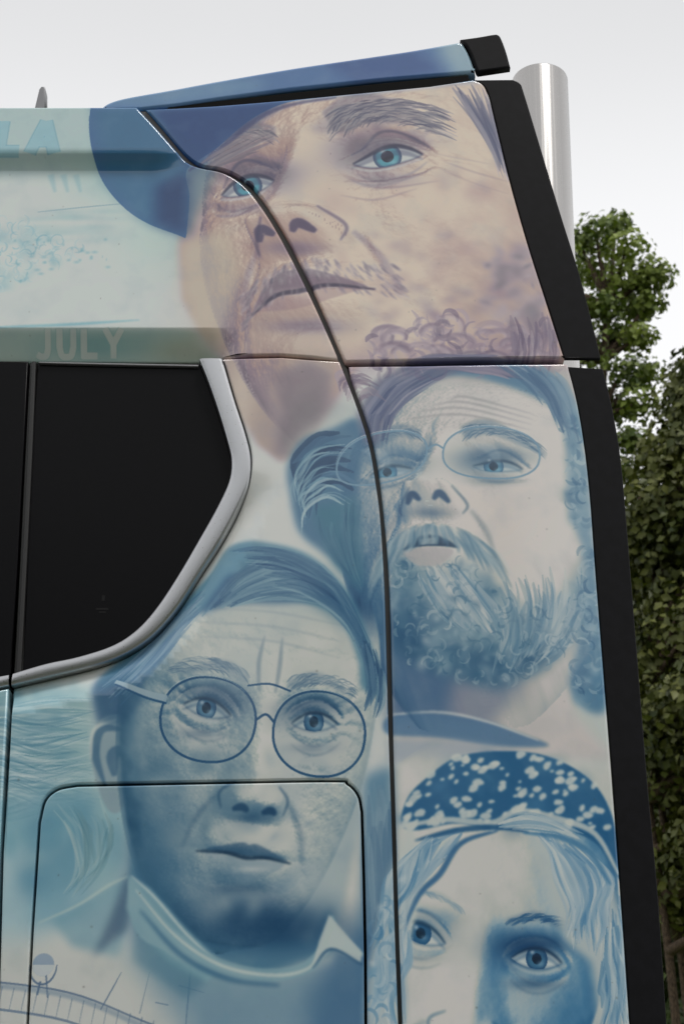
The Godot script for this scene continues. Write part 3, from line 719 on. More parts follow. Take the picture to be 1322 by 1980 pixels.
	# parted lips under a moustache brushed out to both sides
	fill(sm(hpl(h, [Vector2(-0.17, -0.72), Vector2(-0.08, -0.685), Vector2(0, -0.68), Vector2(0.08, -0.685), Vector2(0.17, -0.72), Vector2(0.1, -0.765), Vector2(0, -0.78), Vector2(-0.1, -0.765)]), 4, true), rgb8(48, 84, 118), 0.9, 2)
	fill(PackedVector2Array(hpl(h, [Vector2(-0.06, -0.69), Vector2(0.06, -0.685), Vector2(0.05, -0.715), Vector2(-0.05, -0.72)])), rgb8(200, 210, 214), 0.65, 1)
	fill(sm(hpl(h, [Vector2(-0.15, -0.77), Vector2(0, -0.785), Vector2(0.15, -0.77), Vector2(0.08, -0.84), Vector2(0, -0.85), Vector2(-0.08, -0.84)]), 4, true), rgb8(206, 202, 202), 0.75, 2)
	for k in 220:
		rng.seed = 2000 + k
		var x := rng.randf_range(-0.3, 0.3); var y := -0.6 + 0.05 * rng.randf_range(-1.0, 1.0) - 0.22 * absf(x)
		stroke(hpl(h, [Vector2(x, y), Vector2(x * 1.25 + 0.005, y - 0.05), Vector2(x * 1.45, y - 0.11 - 0.1 * absf(x))]), 0.0016, 0.0076, 0.0011, rgb8(86, 130, 162).lerp(rgb8(214, 222, 222), rng.randf()), 0.5, 1, 2)
	mottle(chin_hair, 160, 0.0120, rgb8(64, 112, 148), rgb8(226, 228, 226), 0.5, 28)
	# hair down the right side
	var locks := PackedVector2Array([Vector2(0.475, 3.026), Vector2(0.511, 2.962), Vector2(0.530, 2.825), Vector2(0.534, 2.644), Vector2(0.533, 2.318), Vector2(0.469, 2.295), Vector2(0.468, 2.362), Vector2(0.496, 2.472), Vector2(0.516, 2.609), Vector2(0.484, 2.716), Vector2(0.488, 2.874)])
	fill(locks, rgb8(120, 160, 188), 0.7, 6)
	mottle(locks, 90, 0.0261, rgb8(76, 122, 160), rgb8(196, 212, 216), 0.6, 24)
	mottle(locks, 120, 0.0130, rgb8(70, 118, 156), rgb8(214, 224, 226), 0.5, 29)
	curls(locks, 90, 0.0174, 0.0076, rgb8(70, 116, 156), rgb8(208, 220, 222), 0.6, 25)
	reader = h

func paint_curls() -> void:
	# dark curls over the brow and at the left of the bearded man
	var dk := rgb8(48, 86, 130); var plum := rgb8(126, 112, 140)
	var mass := sm([Vector2(-0.110, 2.752), Vector2(-0.117, 2.825), Vector2(-0.086, 2.886), Vector2(-0.024, 2.911), Vector2(0.033, 2.937), Vector2(0.044, 2.862), Vector2(0.032, 2.776), Vector2(0.032, 2.633), Vector2(0.042, 2.529), Vector2(-0.023, 2.609), Vector2(-0.089, 2.668)], 5, true)
	fill(mass, rgb8(92, 134, 168), 0.85, 6)
	fill([Vector2(-0.067, 2.727), Vector2(0.032, 2.752), Vector2(0.042, 2.540), Vector2(-0.012, 2.598)], rgb8(96, 146, 168), 0.8, 10)
	strands([Vector2(0.033, 2.911), Vector2(-0.046, 2.899), Vector2(-0.102, 2.837), Vector2(-0.095, 2.752)], [Vector2(0.032, 2.752), Vector2(-0.012, 2.788), Vector2(-0.057, 2.764), Vector2(-0.067, 2.692)], 34, 0.0163, rgb8(40, 78, 120), rgb8(120, 156, 184), 0.8, 0.1, 41)
	strands([Vector2(0.021, 2.886), Vector2(-0.069, 2.862), Vector2(-0.107, 2.788), Vector2(-0.089, 2.704)], [Vector2(0.032, 2.704), Vector2(-0.023, 2.752), Vector2(-0.078, 2.727), Vector2(-0.078, 2.668)], 20, 0.0054, rgb8(200, 216, 220), rgb8(150, 184, 200), 0.8, 0.1, 42)
	strands([Vector2(0.043, 2.752), Vector2(0.032, 2.680), Vector2(0.032, 2.609), Vector2(0.042, 2.540)], [Vector2(-0.056, 2.727), Vector2(-0.045, 2.656), Vector2(-0.012, 2.598), Vector2(0.031, 2.540)], 26, 0.0130, rgb8(64, 110, 146), rgb8(140, 176, 192), 0.5, 0.1, 43)
	fill([Vector2(0.033, 2.949), Vector2(0.068, 3.026), Vector2(0.149, 3.078), Vector2(0.276, 3.091), Vector2(0.275, 3.062), Vector2(0.171, 3.019), Vector2(0.107, 2.949), Vector2(0.078, 2.874), Vector2(0.050, 2.874)], rgb8(124, 124, 152), 0.75, 6)
	strands([Vector2(0.044, 2.874), Vector2(0.044, 2.949), Vector2(0.091, 3.026), Vector2(0.183, 3.078)], [Vector2(0.095, 2.874), Vector2(0.112, 2.949), Vector2(0.159, 3.000), Vector2(0.252, 3.054)], 40, 0.0109, rgb8(74, 90, 134), rgb8(190, 188, 200), 0.7, 0.12, 44)
	strands([Vector2(-0.007, 3.000), Vector2(-0.013, 3.039), Vector2(0.022, 3.058), Vector2(0.068, 3.039)], [Vector2(0.033, 2.949), Vector2(0.044, 2.987), Vector2(0.067, 3.000), Vector2(0.090, 2.975)], 22, 0.0087, plum, rgb8(206, 196, 200), 0.6, 0.2, 45)
	var fringe := PackedVector2Array([Vector2(0.033, 3.078), Vector2(0.068, 3.130), Vector2(0.127, 3.177), Vector2(0.198, 3.197), Vector2(0.280, 3.194), Vector2(0.337, 3.157), Vector2(0.383, 3.157), Vector2(0.443, 3.197), Vector2(0.495, 3.184), Vector2(0.497, 3.078), Vector2(0.390, 3.052), Vector2(0.229, 3.067), Vector2(0.114, 3.039)])
	mottle(fringe, 90, 0.0283, rgb8(132, 116, 144), rgb8(214, 198, 198), 0.4, 70)
	curls(fringe, 110, 0.0261, 0.0098, rgb8(104, 94, 134), rgb8(206, 194, 202), 0.4, 85)
	for k in 26:
		rng.seed = 170 + k
		var c := Vector2(0.085, 3.091) + Vector2(rng.randf() * 0.36, rng.randf_range(-0.02, 0.075))
		if not Geometry2D.is_point_in_polygon(c, fringe): continue
		var r := 0.0413 * rng.randf_range(0.6, 1.3)
		var a0 := rng.randf_range(-0.6, 1.2); var dir := 1.0 if rng.randf() < 0.6 else -1.0
		var ell := rng.randf_range(0.55, 1.0)
		for q in 4:
			var path := []
			for i in 6: path.append(c + Vector2(dir * cos(a0 + i * 0.58), sin(a0 + i * 0.58) * ell) * r * (1.0 - 0.09 * q - 0.05 * i))
			stroke(path, 0.0011, 0.0141 * rng.randf_range(0.5, 1.2), 0.0011, rgb8(120, 104, 136).lerp(rgb8(222, 210, 208), clampf(rng.randf() * 0.5 + 0.17 * q, 0, 1)), 0.45, 2 if q % 2 else 1, 4)
	strands([Vector2(0.114, 3.078), Vector2(0.195, 3.091), Vector2(0.276, 3.091), Vector2(0.346, 3.104)], [Vector2(0.160, 3.052), Vector2(0.252, 3.067), Vector2(0.333, 3.057), Vector2(0.434, 3.019)], 50, 0.0152, rgb8(84, 92, 132), rgb8(178, 170, 186), 0.65, 0.15, 46)
	strands([Vector2(0.362, 3.197), Vector2(0.377, 3.157), Vector2(0.381, 3.117), Vector2(0.368, 3.078)], [Vector2(0.479, 3.211), Vector2(0.481, 3.144), Vector2(0.473, 3.091), Vector2(0.457, 3.026)], 30, 0.0109, plum, rgb8(206, 196, 202), 0.6, 0.12, 47)
	strands([Vector2(0.322, 3.091), Vector2(0.390, 3.052), Vector2(0.444, 3.000), Vector2(0.474, 2.911)], [Vector2(0.460, 3.078), Vector2(0.492, 3.026), Vector2(0.505, 2.962), Vector2(0.516, 2.874)], 44, 0.0141, rgb8(78, 116, 156), rgb8(164, 186, 202), 0.65, 0.1, 48)
	spectacles(reader, 0.22, 0.29, 0.0043, rgb8(150, 178, 198), rgb8(246, 248, 246), 0.1, false, 0.3)

func paint_spectacled_face() -> void:
	var dk := rgb8(46, 86, 128); var mid := rgb8(132, 162, 182); var lt := rgb8(222, 224, 218); var teal := rgb8(150, 190, 196)
	# shoulders, shirt and shade
	fill([Vector2(-0.410, 1.969), Vector2(-0.236, 1.835), Vector2(-0.020, 1.779), Vector2(0.039, 1.892), Vector2(0.084, 1.950), Vector2(0.078, 1.494), Vector2(-0.206, 1.494), Vector2(-0.319, 1.714), Vector2(-0.402, 1.816)], rgb8(112, 152, 180), 0.6, 22)
	fill([Vector2(0.040, 2.150), Vector2(0.102, 2.171), Vector2(0.099, 1.669), Vector2(0.037, 1.669)], rgb8(120, 158, 184), 0.85, 10)
	strands([Vector2(0.030, 2.129), Vector2(0.039, 2.028), Vector2(0.043, 1.892), Vector2(0.038, 1.760)], [Vector2(0.096, 2.150), Vector2(0.095, 2.028), Vector2(0.098, 1.892), Vector2(0.098, 1.760)], 30, 0.0217, rgb8(70, 112, 152), rgb8(190, 206, 212), 0.45, 0.1, 60)
	fill([Vector2(-0.021, 1.854), Vector2(0.078, 1.863), Vector2(0.079, 1.580), Vector2(-0.095, 1.580)], rgb8(76, 118, 160), 0.6, 22)
	fill([Vector2(-0.553, 1.873), Vector2(-0.414, 1.954), Vector2(-0.396, 1.930), Vector2(-0.421, 1.807), Vector2(-0.510, 1.825)], rgb8(138, 178, 194), 0.6, 8)
	fill([Vector2(-0.414, 1.959), Vector2(-0.397, 1.950), Vector2(-0.410, 1.854), Vector2(-0.469, 1.807), Vector2(-0.440, 1.882)], rgb8(104, 126, 152), 0.7, 8)
	stroke([Vector2(-0.577, 1.868), Vector2(-0.505, 1.901), Vector2(-0.448, 1.938), Vector2(-0.410, 1.956)], 0.0022, 0.0065, 0.0043, rgb8(206, 220, 216), 0.8, 1)
	dab(Vector2(-0.225, 1.807), 0.1304, 0.0435, rgb8(180, 208, 206), 0.6)
	# back of the head, neck
	fill([Vector2(-0.494, 2.329), Vector2(-0.402, 2.373), Vector2(-0.370, 2.150), Vector2(-0.427, 2.089), Vector2(-0.409, 1.950), Vector2(-0.323, 1.807), Vector2(-0.175, 1.760), Vector2(-0.020, 1.797), Vector2(0.029, 2.028), Vector2(0.061, 2.254), Vector2(-0.023, 2.518), Vector2(-0.260, 2.529), Vector2(-0.424, 2.384)], rgb8(186, 200, 204), 0.9, 6)
	fill([Vector2(-0.417, 2.089), Vector2(-0.334, 2.048), Vector2(-0.238, 1.892), Vector2(-0.060, 1.835), Vector2(-0.021, 1.901), Vector2(-0.021, 1.816), Vector2(-0.156, 1.769), Vector2(-0.295, 1.825), Vector2(-0.409, 1.950)], rgb8(104, 146, 174), 0.85, 8)
	fill(sm([Vector2(-0.505, 2.329), Vector2(-0.486, 2.362), Vector2(-0.414, 2.395), Vector2(-0.398, 2.329), Vector2(-0.407, 2.233), Vector2(-0.433, 2.181), Vector2(-0.463, 2.254), Vector2(-0.489, 2.254)], 5, true), rgb8(96, 128, 160), 0.85, 6)
	ear(Vector2(-0.459, 2.176), 0.0891, 1.0, rgb8(92, 128, 158), rgb8(168, 186, 194), rgb8(220, 226, 222))
	var h := skull(Vector2(-0.155, 2.261), 0.3326, 7, -2, -6.5, 1.16)
	h.age = 1.15
	model_head(h, [rgb8(62, 106, 140), rgb8(116, 150, 172), rgb8(168, 186, 194), rgb8(202, 210, 208), rgb8(226, 226, 220)], Vector3(0.5, 0.55, 0.75), 0.3, 0.55, -1.35, 0.94)
	fill([Vector2(-0.355, 2.495), Vector2(-0.195, 2.540), Vector2(-0.001, 2.506), Vector2(0.031, 2.362), Vector2(-0.106, 2.329), Vector2(-0.254, 2.362), Vector2(-0.359, 2.362)], rgb8(218, 220, 214), 0.45, 20)
	dab(Vector2(-0.334, 2.048), 0.0543, 0.1304, rgb8(112, 148, 174), 0.5)
	dab(Vector2(-0.239, 1.911), 0.0978, 0.0543, rgb8(84, 126, 160), 0.55)
	dab(Vector2(-0.139, 1.863), 0.1196, 0.0435, rgb8(52, 92, 134), 0.75)
	dab(Vector2(-0.188, 1.882), 0.1304, 0.0435, rgb8(48, 92, 132), 0.6)
	dab(Vector2(-0.099, 1.854), 0.0870, 0.0304, rgb8(48, 92, 132), 0.5)
	dab(Vector2(-0.360, 1.969), 0.0435, 0.0870, rgb8(84, 128, 160), 0.6)
	dab(Vector2(-0.071, 1.950), 0.0543, 0.0435, rgb8(220, 224, 220), 0.5)
	mottle(PackedVector2Array([Vector2(-0.415, 2.233), Vector2(-0.207, 2.191), Vector2(-0.159, 1.892), Vector2(-0.277, 1.882), Vector2(-0.394, 2.028)]), 170, 0.0283, rgb8(92, 132, 160), rgb8(208, 214, 212), 0.45, 61)
	mottle(PackedVector2Array([Vector2(-0.166, 2.223), Vector2(0.030, 2.171), Vector2(0.019, 1.950), Vector2(-0.100, 1.882), Vector2(-0.200, 1.930)]), 120, 0.0283, rgb8(120, 152, 178), rgb8(226, 228, 222), 0.3, 62)
	eye(h, 1.0, rgb8(58, 94, 132), rgb8(104, 146, 176), rgb8(214, 222, 220), Vector2(-0.005, 0.0), 0.85, 0.4)
	eye(h, -1.0, rgb8(58, 94, 132), rgb8(104, 146, 176), rgb8(208, 216, 216), Vector2(-0.005, 0.0), 0.85, 0.55)
	brow(h, 1.0, rgb8(70, 108, 146), rgb8(160, 180, 192), 1.1, 46, 63)
	brow(h, -1.0, rgb8(70, 108, 146), rgb8(160, 180, 192), 1.2, 46, 64)
	mottle(PackedVector2Array([Vector2(-0.354, 2.472), Vector2(-0.023, 2.495), Vector2(0.030, 2.340), Vector2(-0.148, 2.318), Vector2(-0.348, 2.340)]), 60, 0.0435, rgb8(176, 192, 198), rgb8(228, 228, 222), 0.3, 69)
	for k in 2: stroke(hpl(h, [Vector2(-0.05 + 0.1 * k, 0.15), Vector2(-0.07 + 0.13 * k, 0.3), Vector2(-0.05 + 0.11 * k, 0.46)]), 0.0022, 0.0152, 0.0011, rgb8(140, 160, 176), 0.6, 2)
	for k in 3: stroke(hpl(h, [Vector2(-0.45, 0.4 + 0.08 * k), Vector2(0, 0.43 + 0.08 * k), Vector2(0.45, 0.38 + 0.09 * k)]), 0.0011, 0.0087, 0.0011, rgb8(178, 190, 196), 0.5, 2)
	nose_and_mouth(h, rgb8(56, 96, 134), rgb8(140, 166, 184), rgb8(230, 230, 226), 0.9)
	# combed hair
	var crop := sm([Vector2(-0.236, 2.644), Vector2(-0.154, 2.644), Vector2(-0.066, 2.615), Vector2(0.010, 2.540), Vector2(0.042, 2.472), Vector2(0.073, 2.373), Vector2(0.085, 2.318), Vector2(0.041, 2.329), Vector2(0.031, 2.395), Vector2(-0.012, 2.484), Vector2(-0.109, 2.518), Vector2(-0.227, 2.518), Vector2(-0.291, 2.495), Vector2(-0.352, 2.439), Vector2(-0.401, 2.362), Vector2(-0.484, 2.329), Vector2(-0.486, 2.362), Vector2(-0.386, 2.472), Vector2(-0.283, 2.575)], 5, true)
	fill(crop, rgb8(112, 156, 180), 0.85, 5)
	fill([Vector2(-0.239, 2.575), Vector2(-0.109, 2.563), Vector2(-0.023, 2.518), Vector2(-0.109, 2.512), Vector2(-0.227, 2.512), Vector2(-0.301, 2.484)], rgb8(62, 108, 150), 0.75, 8)
	fill([Vector2(-0.208, 2.609), Vector2(-0.110, 2.598), Vector2(-0.012, 2.529), Vector2(0.031, 2.439), Vector2(-0.001, 2.461), Vector2(-0.087, 2.529), Vector2(-0.206, 2.540)], rgb8(84, 132, 162), 0.5, 10)
	fill([Vector2(-0.505, 2.329), Vector2(-0.445, 2.384), Vector2(-0.391, 2.373), Vector2(-0.408, 2.297), Vector2(-0.437, 2.254), Vector2(-0.479, 2.254)], rgb8(76, 116, 150), 0.6, 8)
	strands([Vector2(-0.290, 2.484), Vector2(-0.228, 2.563), Vector2(-0.153, 2.609), Vector2(-0.066, 2.598)], [Vector2(-0.227, 2.506), Vector2(-0.141, 2.529), Vector2(-0.044, 2.518), Vector2(0.020, 2.472)], 80, 0.0109, rgb8(60, 106, 148), rgb8(186, 208, 212), 0.6, 0.12, 65)
	strands([Vector2(-0.241, 2.633), Vector2(-0.132, 2.633), Vector2(-0.023, 2.575), Vector2(0.063, 2.406)], [Vector2(-0.152, 2.552), Vector2(-0.055, 2.529), Vector2(0.020, 2.461), Vector2(0.078, 2.329)], 90, 0.0098, rgb8(56, 102, 146), rgb8(170, 196, 206), 0.6, 0.1, 66)
	strands([Vector2(-0.282, 2.552), Vector2(-0.354, 2.484), Vector2(-0.414, 2.406), Vector2(-0.494, 2.329)], [Vector2(-0.290, 2.484), Vector2(-0.341, 2.428), Vector2(-0.391, 2.362), Vector2(-0.464, 2.276)], 60, 0.0098, rgb8(86, 126, 164), rgb8(190, 206, 214), 0.55, 0.1, 67)
	strands([Vector2(0.031, 2.450), Vector2(0.052, 2.373), Vector2(0.057, 2.329), Vector2(0.041, 2.286)], [Vector2(0.089, 2.395), Vector2(0.092, 2.351), Vector2(0.088, 2.297), Vector2(0.077, 2.254)], 34, 0.0087, rgb8(50, 90, 134), rgb8(150, 180, 196), 0.7, 0.15, 68)
	# plain round-cornered spectacles
	spectacles(h, 0.225, 0.285, 0.0049, rgb8(62, 106, 146), rgb8(206, 220, 222), 0.1, true, 0.15)
	stroke([Vector2(-0.354, 2.306), Vector2(-0.399, 2.318), Vector2(-0.461, 2.344)], 0.0152, 0.0174, 0.0087, rgb8(176, 194, 204), 0.95)
	stroke([Vector2(-0.354, 2.297), Vector2(-0.399, 2.310), Vector2(-0.461, 2.338)], 0.0043, 0.0054, 0.0033, rgb8(62, 106, 146), 0.9)
	# collar
	fill([Vector2(-0.408, 1.957), Vector2(-0.369, 1.934), Vector2(-0.304, 1.867), Vector2(-0.225, 1.792), Vector2(-0.253, 1.760), Vector2(-0.322, 1.790), Vector2(-0.386, 1.848), Vector2(-0.412, 1.896)], rgb8(168, 198, 206), 0.8, 3)
	stroke([Vector2(-0.406, 1.956), Vector2(-0.358, 1.915), Vector2(-0.295, 1.848), Vector2(-0.231, 1.792)], 0.0022, 0.0076, 0.0022, rgb8(222, 230, 228), 0.8, 1)
	fill([Vector2(-0.393, 1.873), Vector2(-0.323, 1.807), Vector2(-0.253, 1.764), Vector2(-0.291, 1.732), Vector2(-0.391, 1.797)], rgb8(98, 142, 168), 0.45, 8)
	fill(sm([Vector2(-0.410, 1.954), Vector2(-0.357, 1.892), Vector2(-0.275, 1.825), Vector2(-0.186, 1.790), Vector2(-0.098, 1.788), Vector2(-0.050, 1.816), Vector2(-0.021, 1.882), Vector2(-0.006, 1.854), Vector2(0.028, 1.825), Vector2(0.038, 1.807), Vector2(-0.021, 1.816), Vector2(-0.059, 1.779), Vector2(-0.137, 1.760), Vector2(-0.224, 1.769), Vector2(-0.333, 1.816), Vector2(-0.392, 1.854)], 4, true), rgb8(164, 192, 202), 0.85, 2)
	stroke([Vector2(-0.396, 1.930), Vector2(-0.315, 1.844), Vector2(-0.225, 1.790), Vector2(-0.127, 1.773), Vector2(-0.063, 1.786), Vector2(-0.044, 1.820)], 0.0022, 0.0098, 0.0033, rgb8(218, 226, 222), 0.85, 1)
	stroke([Vector2(-0.386, 1.892), Vector2(-0.304, 1.810), Vector2(-0.214, 1.767), Vector2(-0.117, 1.755)], 0.0033, 0.0152, 0.0043, rgb8(78, 122, 158), 0.7, 3)
	fill([Vector2(-0.025, 1.884), Vector2(0.038, 1.814), Vector2(0.034, 1.795), Vector2(-0.021, 1.820), Vector2(-0.055, 1.786), Vector2(-0.044, 1.835)], rgb8(212, 220, 218), 0.85, 1)
	stroke([Vector2(-0.055, 1.786), Vector2(-0.021, 1.820), Vector2(0.038, 1.792)], 0.0022, 0.0087, 0.0033, rgb8(70, 112, 150), 0.8, 1)

func paint_scarf_face() -> void:
	var dk := rgb8(48, 100, 150); var mid := rgb8(140, 178, 202); var lt := rgb8(222, 222, 214)
	fill([Vector2(0.122, 2.171), Vector2(0.574, 2.171), Vector2(0.540, 1.494), Vector2(0.102, 1.494), Vector2(0.108, 1.892)], rgb8(216, 218, 212), 0.95, 12)
	var h := skull(Vector2(0.258, 1.810), 0.3370, 3, -6, -12, 1.0)
	h.age = 0.0; h.grain = 0.2
	model_head(h, [rgb8(70, 122, 166), rgb8(116, 160, 192), rgb8(190, 206, 212), rgb8(220, 220, 213), rgb8(228, 226, 219)], Vector3(-0.7, 0.4, 0.65), 0.34, 0.95, -1.4, 0.8)
	fill([Vector2(0.170, 2.009), Vector2(0.342, 2.038), Vector2(0.375, 1.911), Vector2(0.255, 1.882), Vector2(0.187, 1.892), Vector2(0.137, 1.854), Vector2(0.138, 1.930)], rgb8(224, 223, 216), 0.75, 12)
	fill([Vector2(0.274, 1.854), Vector2(0.319, 1.877), Vector2(0.412, 1.863), Vector2(0.475, 1.779), Vector2(0.477, 1.669), Vector2(0.400, 1.651), Vector2(0.353, 1.669), Vector2(0.327, 1.732), Vector2(0.271, 1.779)], rgb8(98, 148, 186), 0.3, 24)
	eye(h, -1.0, rgb8(56, 106, 150), rgb8(78, 126, 164), rgb8(228, 230, 226), Vector2.ZERO, 0.95, 0.2)
	eye(h, 1.0, rgb8(44, 88, 134), rgb8(96, 142, 174), rgb8(222, 228, 226), Vector2.ZERO, 0.95, 0.75)
	brow(h, -1.0, rgb8(150, 178, 198), rgb8(200, 208, 208), 0.4, 24, 71)
	brow(h, 1.0, rgb8(50, 98, 146), rgb8(96, 140, 176), 0.7, 34, 72)
	nose_and_mouth(h, rgb8(62, 114, 158), mid, rgb8(232, 230, 224), 0.75)
	# fair hair
	wave = 0.0098
	fill([Vector2(0.130, 2.009), Vector2(0.221, 2.048), Vector2(0.189, 1.989), Vector2(0.148, 1.911), Vector2(0.126, 1.825), Vector2(0.114, 1.678), Vector2(0.037, 1.678), Vector2(0.058, 1.854), Vector2(0.099, 1.950)], rgb8(214, 220, 216), 0.95, 4)
	strands([Vector2(0.221, 2.058), Vector2(0.150, 2.009), Vector2(0.098, 1.911), Vector2(0.058, 1.807)], [Vector2(0.251, 2.038), Vector2(0.179, 1.989), Vector2(0.127, 1.892), Vector2(0.102, 1.779)], 60, 0.0120, rgb8(96, 146, 186), rgb8(234, 234, 228), 0.7, 0.12, 73)
	stroke([Vector2(0.302, 2.042), Vector2(0.230, 2.017), Vector2(0.188, 1.959), Vector2(0.148, 1.921), Vector2(0.115, 1.854)], 0.0043, 0.0174, 0.0043, rgb8(64, 116, 164), 0.8, 1)
	fill([Vector2(0.362, 2.038), Vector2(0.462, 2.019), Vector2(0.517, 1.950), Vector2(0.544, 1.854), Vector2(0.540, 1.678), Vector2(0.478, 1.678), Vector2(0.467, 1.797), Vector2(0.420, 1.835), Vector2(0.395, 1.911)], rgb8(206, 214, 214), 0.95, 6)
	strands([Vector2(0.352, 2.048), Vector2(0.410, 1.999), Vector2(0.425, 1.911), Vector2(0.430, 1.825)], [Vector2(0.472, 2.019), Vector2(0.517, 1.950), Vector2(0.511, 1.873), Vector2(0.477, 1.807)], 130, 0.0098, rgb8(104, 152, 190), rgb8(236, 236, 230), 0.7, 0.12, 75)
	strands([Vector2(0.487, 1.807), Vector2(0.493, 1.760), Vector2(0.490, 1.714), Vector2(0.482, 1.660)], [Vector2(0.542, 1.950), Vector2(0.544, 1.854), Vector2(0.542, 1.760), Vector2(0.536, 1.660)], 110, 0.0098, rgb8(84, 136, 178), rgb8(234, 236, 230), 0.65, 0.14, 77)
	wave = 0.0
	# spotted head scarf
	var scarf := sm([Vector2(0.115, 2.058), Vector2(0.131, 2.109), Vector2(0.173, 2.150), Vector2(0.225, 2.185), Vector2(0.298, 2.198), Vector2(0.390, 2.193), Vector2(0.461, 2.164), Vector2(0.509, 2.119), Vector2(0.534, 2.048), Vector2(0.543, 1.950), Vector2(0.528, 1.959), Vector2(0.492, 2.019), Vector2(0.423, 2.046), Vector2(0.342, 2.050), Vector2(0.292, 2.044), Vector2(0.221, 2.056), Vector2(0.140, 2.042)], 6, true)
	fill(scarf, rgb8(66, 120, 164), 0.95, 1)
	mottle(scarf, 60, 0.0261, rgb8(50, 104, 150), rgb8(126, 168, 198), 0.4, 79)
	rng.seed = 80
	for k in 210:
		var c := Vector2(0.115, 2.042) + Vector2(rng.randf() * 0.42, rng.randf() * 0.15)
		if Geometry2D.is_point_in_polygon(c, scarf):
			var f := 1.0 if c.y > Vector2(0.245, 2.150).y or c.x < Vector2(0.191, 2.048).x else 0.35
			if rng.randf() < f + 0.25:
				var r := 0.0082 * rng.randf_range(0.4, 1.3)
				var o := PackedVector2Array(); var tl := rng.randf() * PI
				for i in 10: o.append(c + Vector2(cos(TAU * i / 10.0) * 1.25, sin(TAU * i / 10.0) * 0.8).rotated(tl * 0.3) * r * rng.randf_range(0.85, 1.1))
				fill(o, rgb8(222, 226, 222), 0.88, 1)
	stroke([Vector2(0.110, 2.048), Vector2(0.201, 2.063), Vector2(0.292, 2.056), Vector2(0.344, 2.079), Vector2(0.424, 2.064), Vector2(0.493, 2.036), Vector2(0.534, 1.959)], 0.0065, 0.0217, 0.0065, rgb8(220, 224, 220), 0.85, 1)
	stroke([Vector2(0.140, 2.022), Vector2(0.221, 2.042), Vector2(0.302, 2.048), Vector2(0.362, 2.040)], 0.0043, 0.0174, 0.0043, rgb8(64, 114, 158), 0.85, 1)
	stroke([Vector2(0.352, 2.038), Vector2(0.422, 2.030), Vector2(0.480, 1.999), Vector2(0.516, 1.940)], 0.0043, 0.0196, 0.0043, rgb8(96, 146, 184), 0.8, 2)
	strands([Vector2(0.302, 2.058), Vector2(0.354, 2.079), Vector2(0.414, 2.064), Vector2(0.473, 2.038)], [Vector2(0.302, 2.042), Vector2(0.352, 2.046), Vector2(0.413, 2.042), Vector2(0.471, 2.009)], 20, 0.0087, rgb8(110, 156, 190), rgb8(232, 232, 226), 0.8, 0.2, 81)

func paint_loose_hair() -> void:
	wave = 0.0087
	# fair wisps of the woman's hair falling over the blue strip beside the seam
	fill(sm([Vector2(0.130, 2.058), Vector2(0.109, 2.009), Vector2(0.091, 1.950), Vector2(0.073, 1.873), Vector2(0.053, 1.807), Vector2(0.045, 1.742), Vector2(0.049, 1.669), Vector2(0.114, 1.669), Vector2(0.108, 1.779), Vector2(0.123, 1.892), Vector2(0.154, 1.969)], 5, true), rgb8(214, 220, 218), 0.85, 8)
	strands([Vector2(0.155, 2.038), Vector2(0.104, 1.969), Vector2(0.073, 1.892), Vector2(0.060, 1.816)], [Vector2(0.190, 2.028), Vector2(0.144, 1.959), Vector2(0.113, 1.892), Vector2(0.099, 1.807)], 60, 0.0109, rgb8(110, 156, 190), rgb8(236, 236, 230), 0.7, 0.14, 82)
	strands([Vector2(0.108, 1.892), Vector2(0.077, 1.825), Vector2(0.057, 1.760), Vector2(0.047, 1.678)], [Vector2(0.137, 1.854), Vector2(0.121, 1.797), Vector2(0.115, 1.742), Vector2(0.109, 1.669)], 50, 0.0130, rgb8(120, 164, 196), rgb8(232, 234, 230), 0.65, 0.15, 74)
	mottle(PackedVector2Array([Vector2(0.084, 1.950), Vector2(0.114, 1.950), Vector2(0.104, 1.678), Vector2(0.042, 1.678), Vector2(0.050, 1.797)]), 50, 0.0141, rgb8(130, 172, 200), rgb8(234, 236, 232), 0.6, 83)
	curls(PackedVector2Array([Vector2(0.078, 1.930), Vector2(0.108, 1.911), Vector2(0.095, 1.687), Vector2(0.043, 1.687), Vector2(0.052, 1.797)]), 34, 0.0152, 0.0054, rgb8(100, 150, 188), rgb8(236, 238, 234), 0.55, 84)
	wave = 0.0


# ------------------------------------------------------------------ building helpers
func tag(o: Node, label: String, category: String, group := "") -> void:
	o.set_meta("label", label); o.set_meta("category", category)
	if group: o.set_meta("group", group)

func mesh_of(called: String, mesh: Mesh, m: Material, parent: Node) -> MeshInstance3D:
	var o := MeshInstance3D.new(); o.name = called; o.mesh = mesh; o.material_override = m
	parent.add_child(o, true)
	return o

func noise_tex(freq: float, lo: Color, hi: Color, s := 1, w := 512, oct := 4, bump := false) -> NoiseTexture2D:
	var t := NoiseTexture2D.new(); t.width = w; t.height = w; t.seamless = true
	var n := FastNoiseLite.new(); n.seed = s; n.frequency = freq; n.fractal_octaves = oct
	t.noise = n
	if bump: t.as_normal_map = true
	else:
		var g := Gradient.new(); g.colors = PackedColorArray([lo, hi]); g.offsets = PackedFloat32Array([0.3, 0.7])
		t.color_ramp = g
	return t

func mat(col: Color, rough: float, metal := 0.0, spec := 0.5) -> StandardMaterial3D:
	var m := StandardMaterial3D.new(); m.albedo_color = col.linear_to_srgb(); m.roughness = rough; m.metallic = metal; m.metallic_specular = spec
	return m

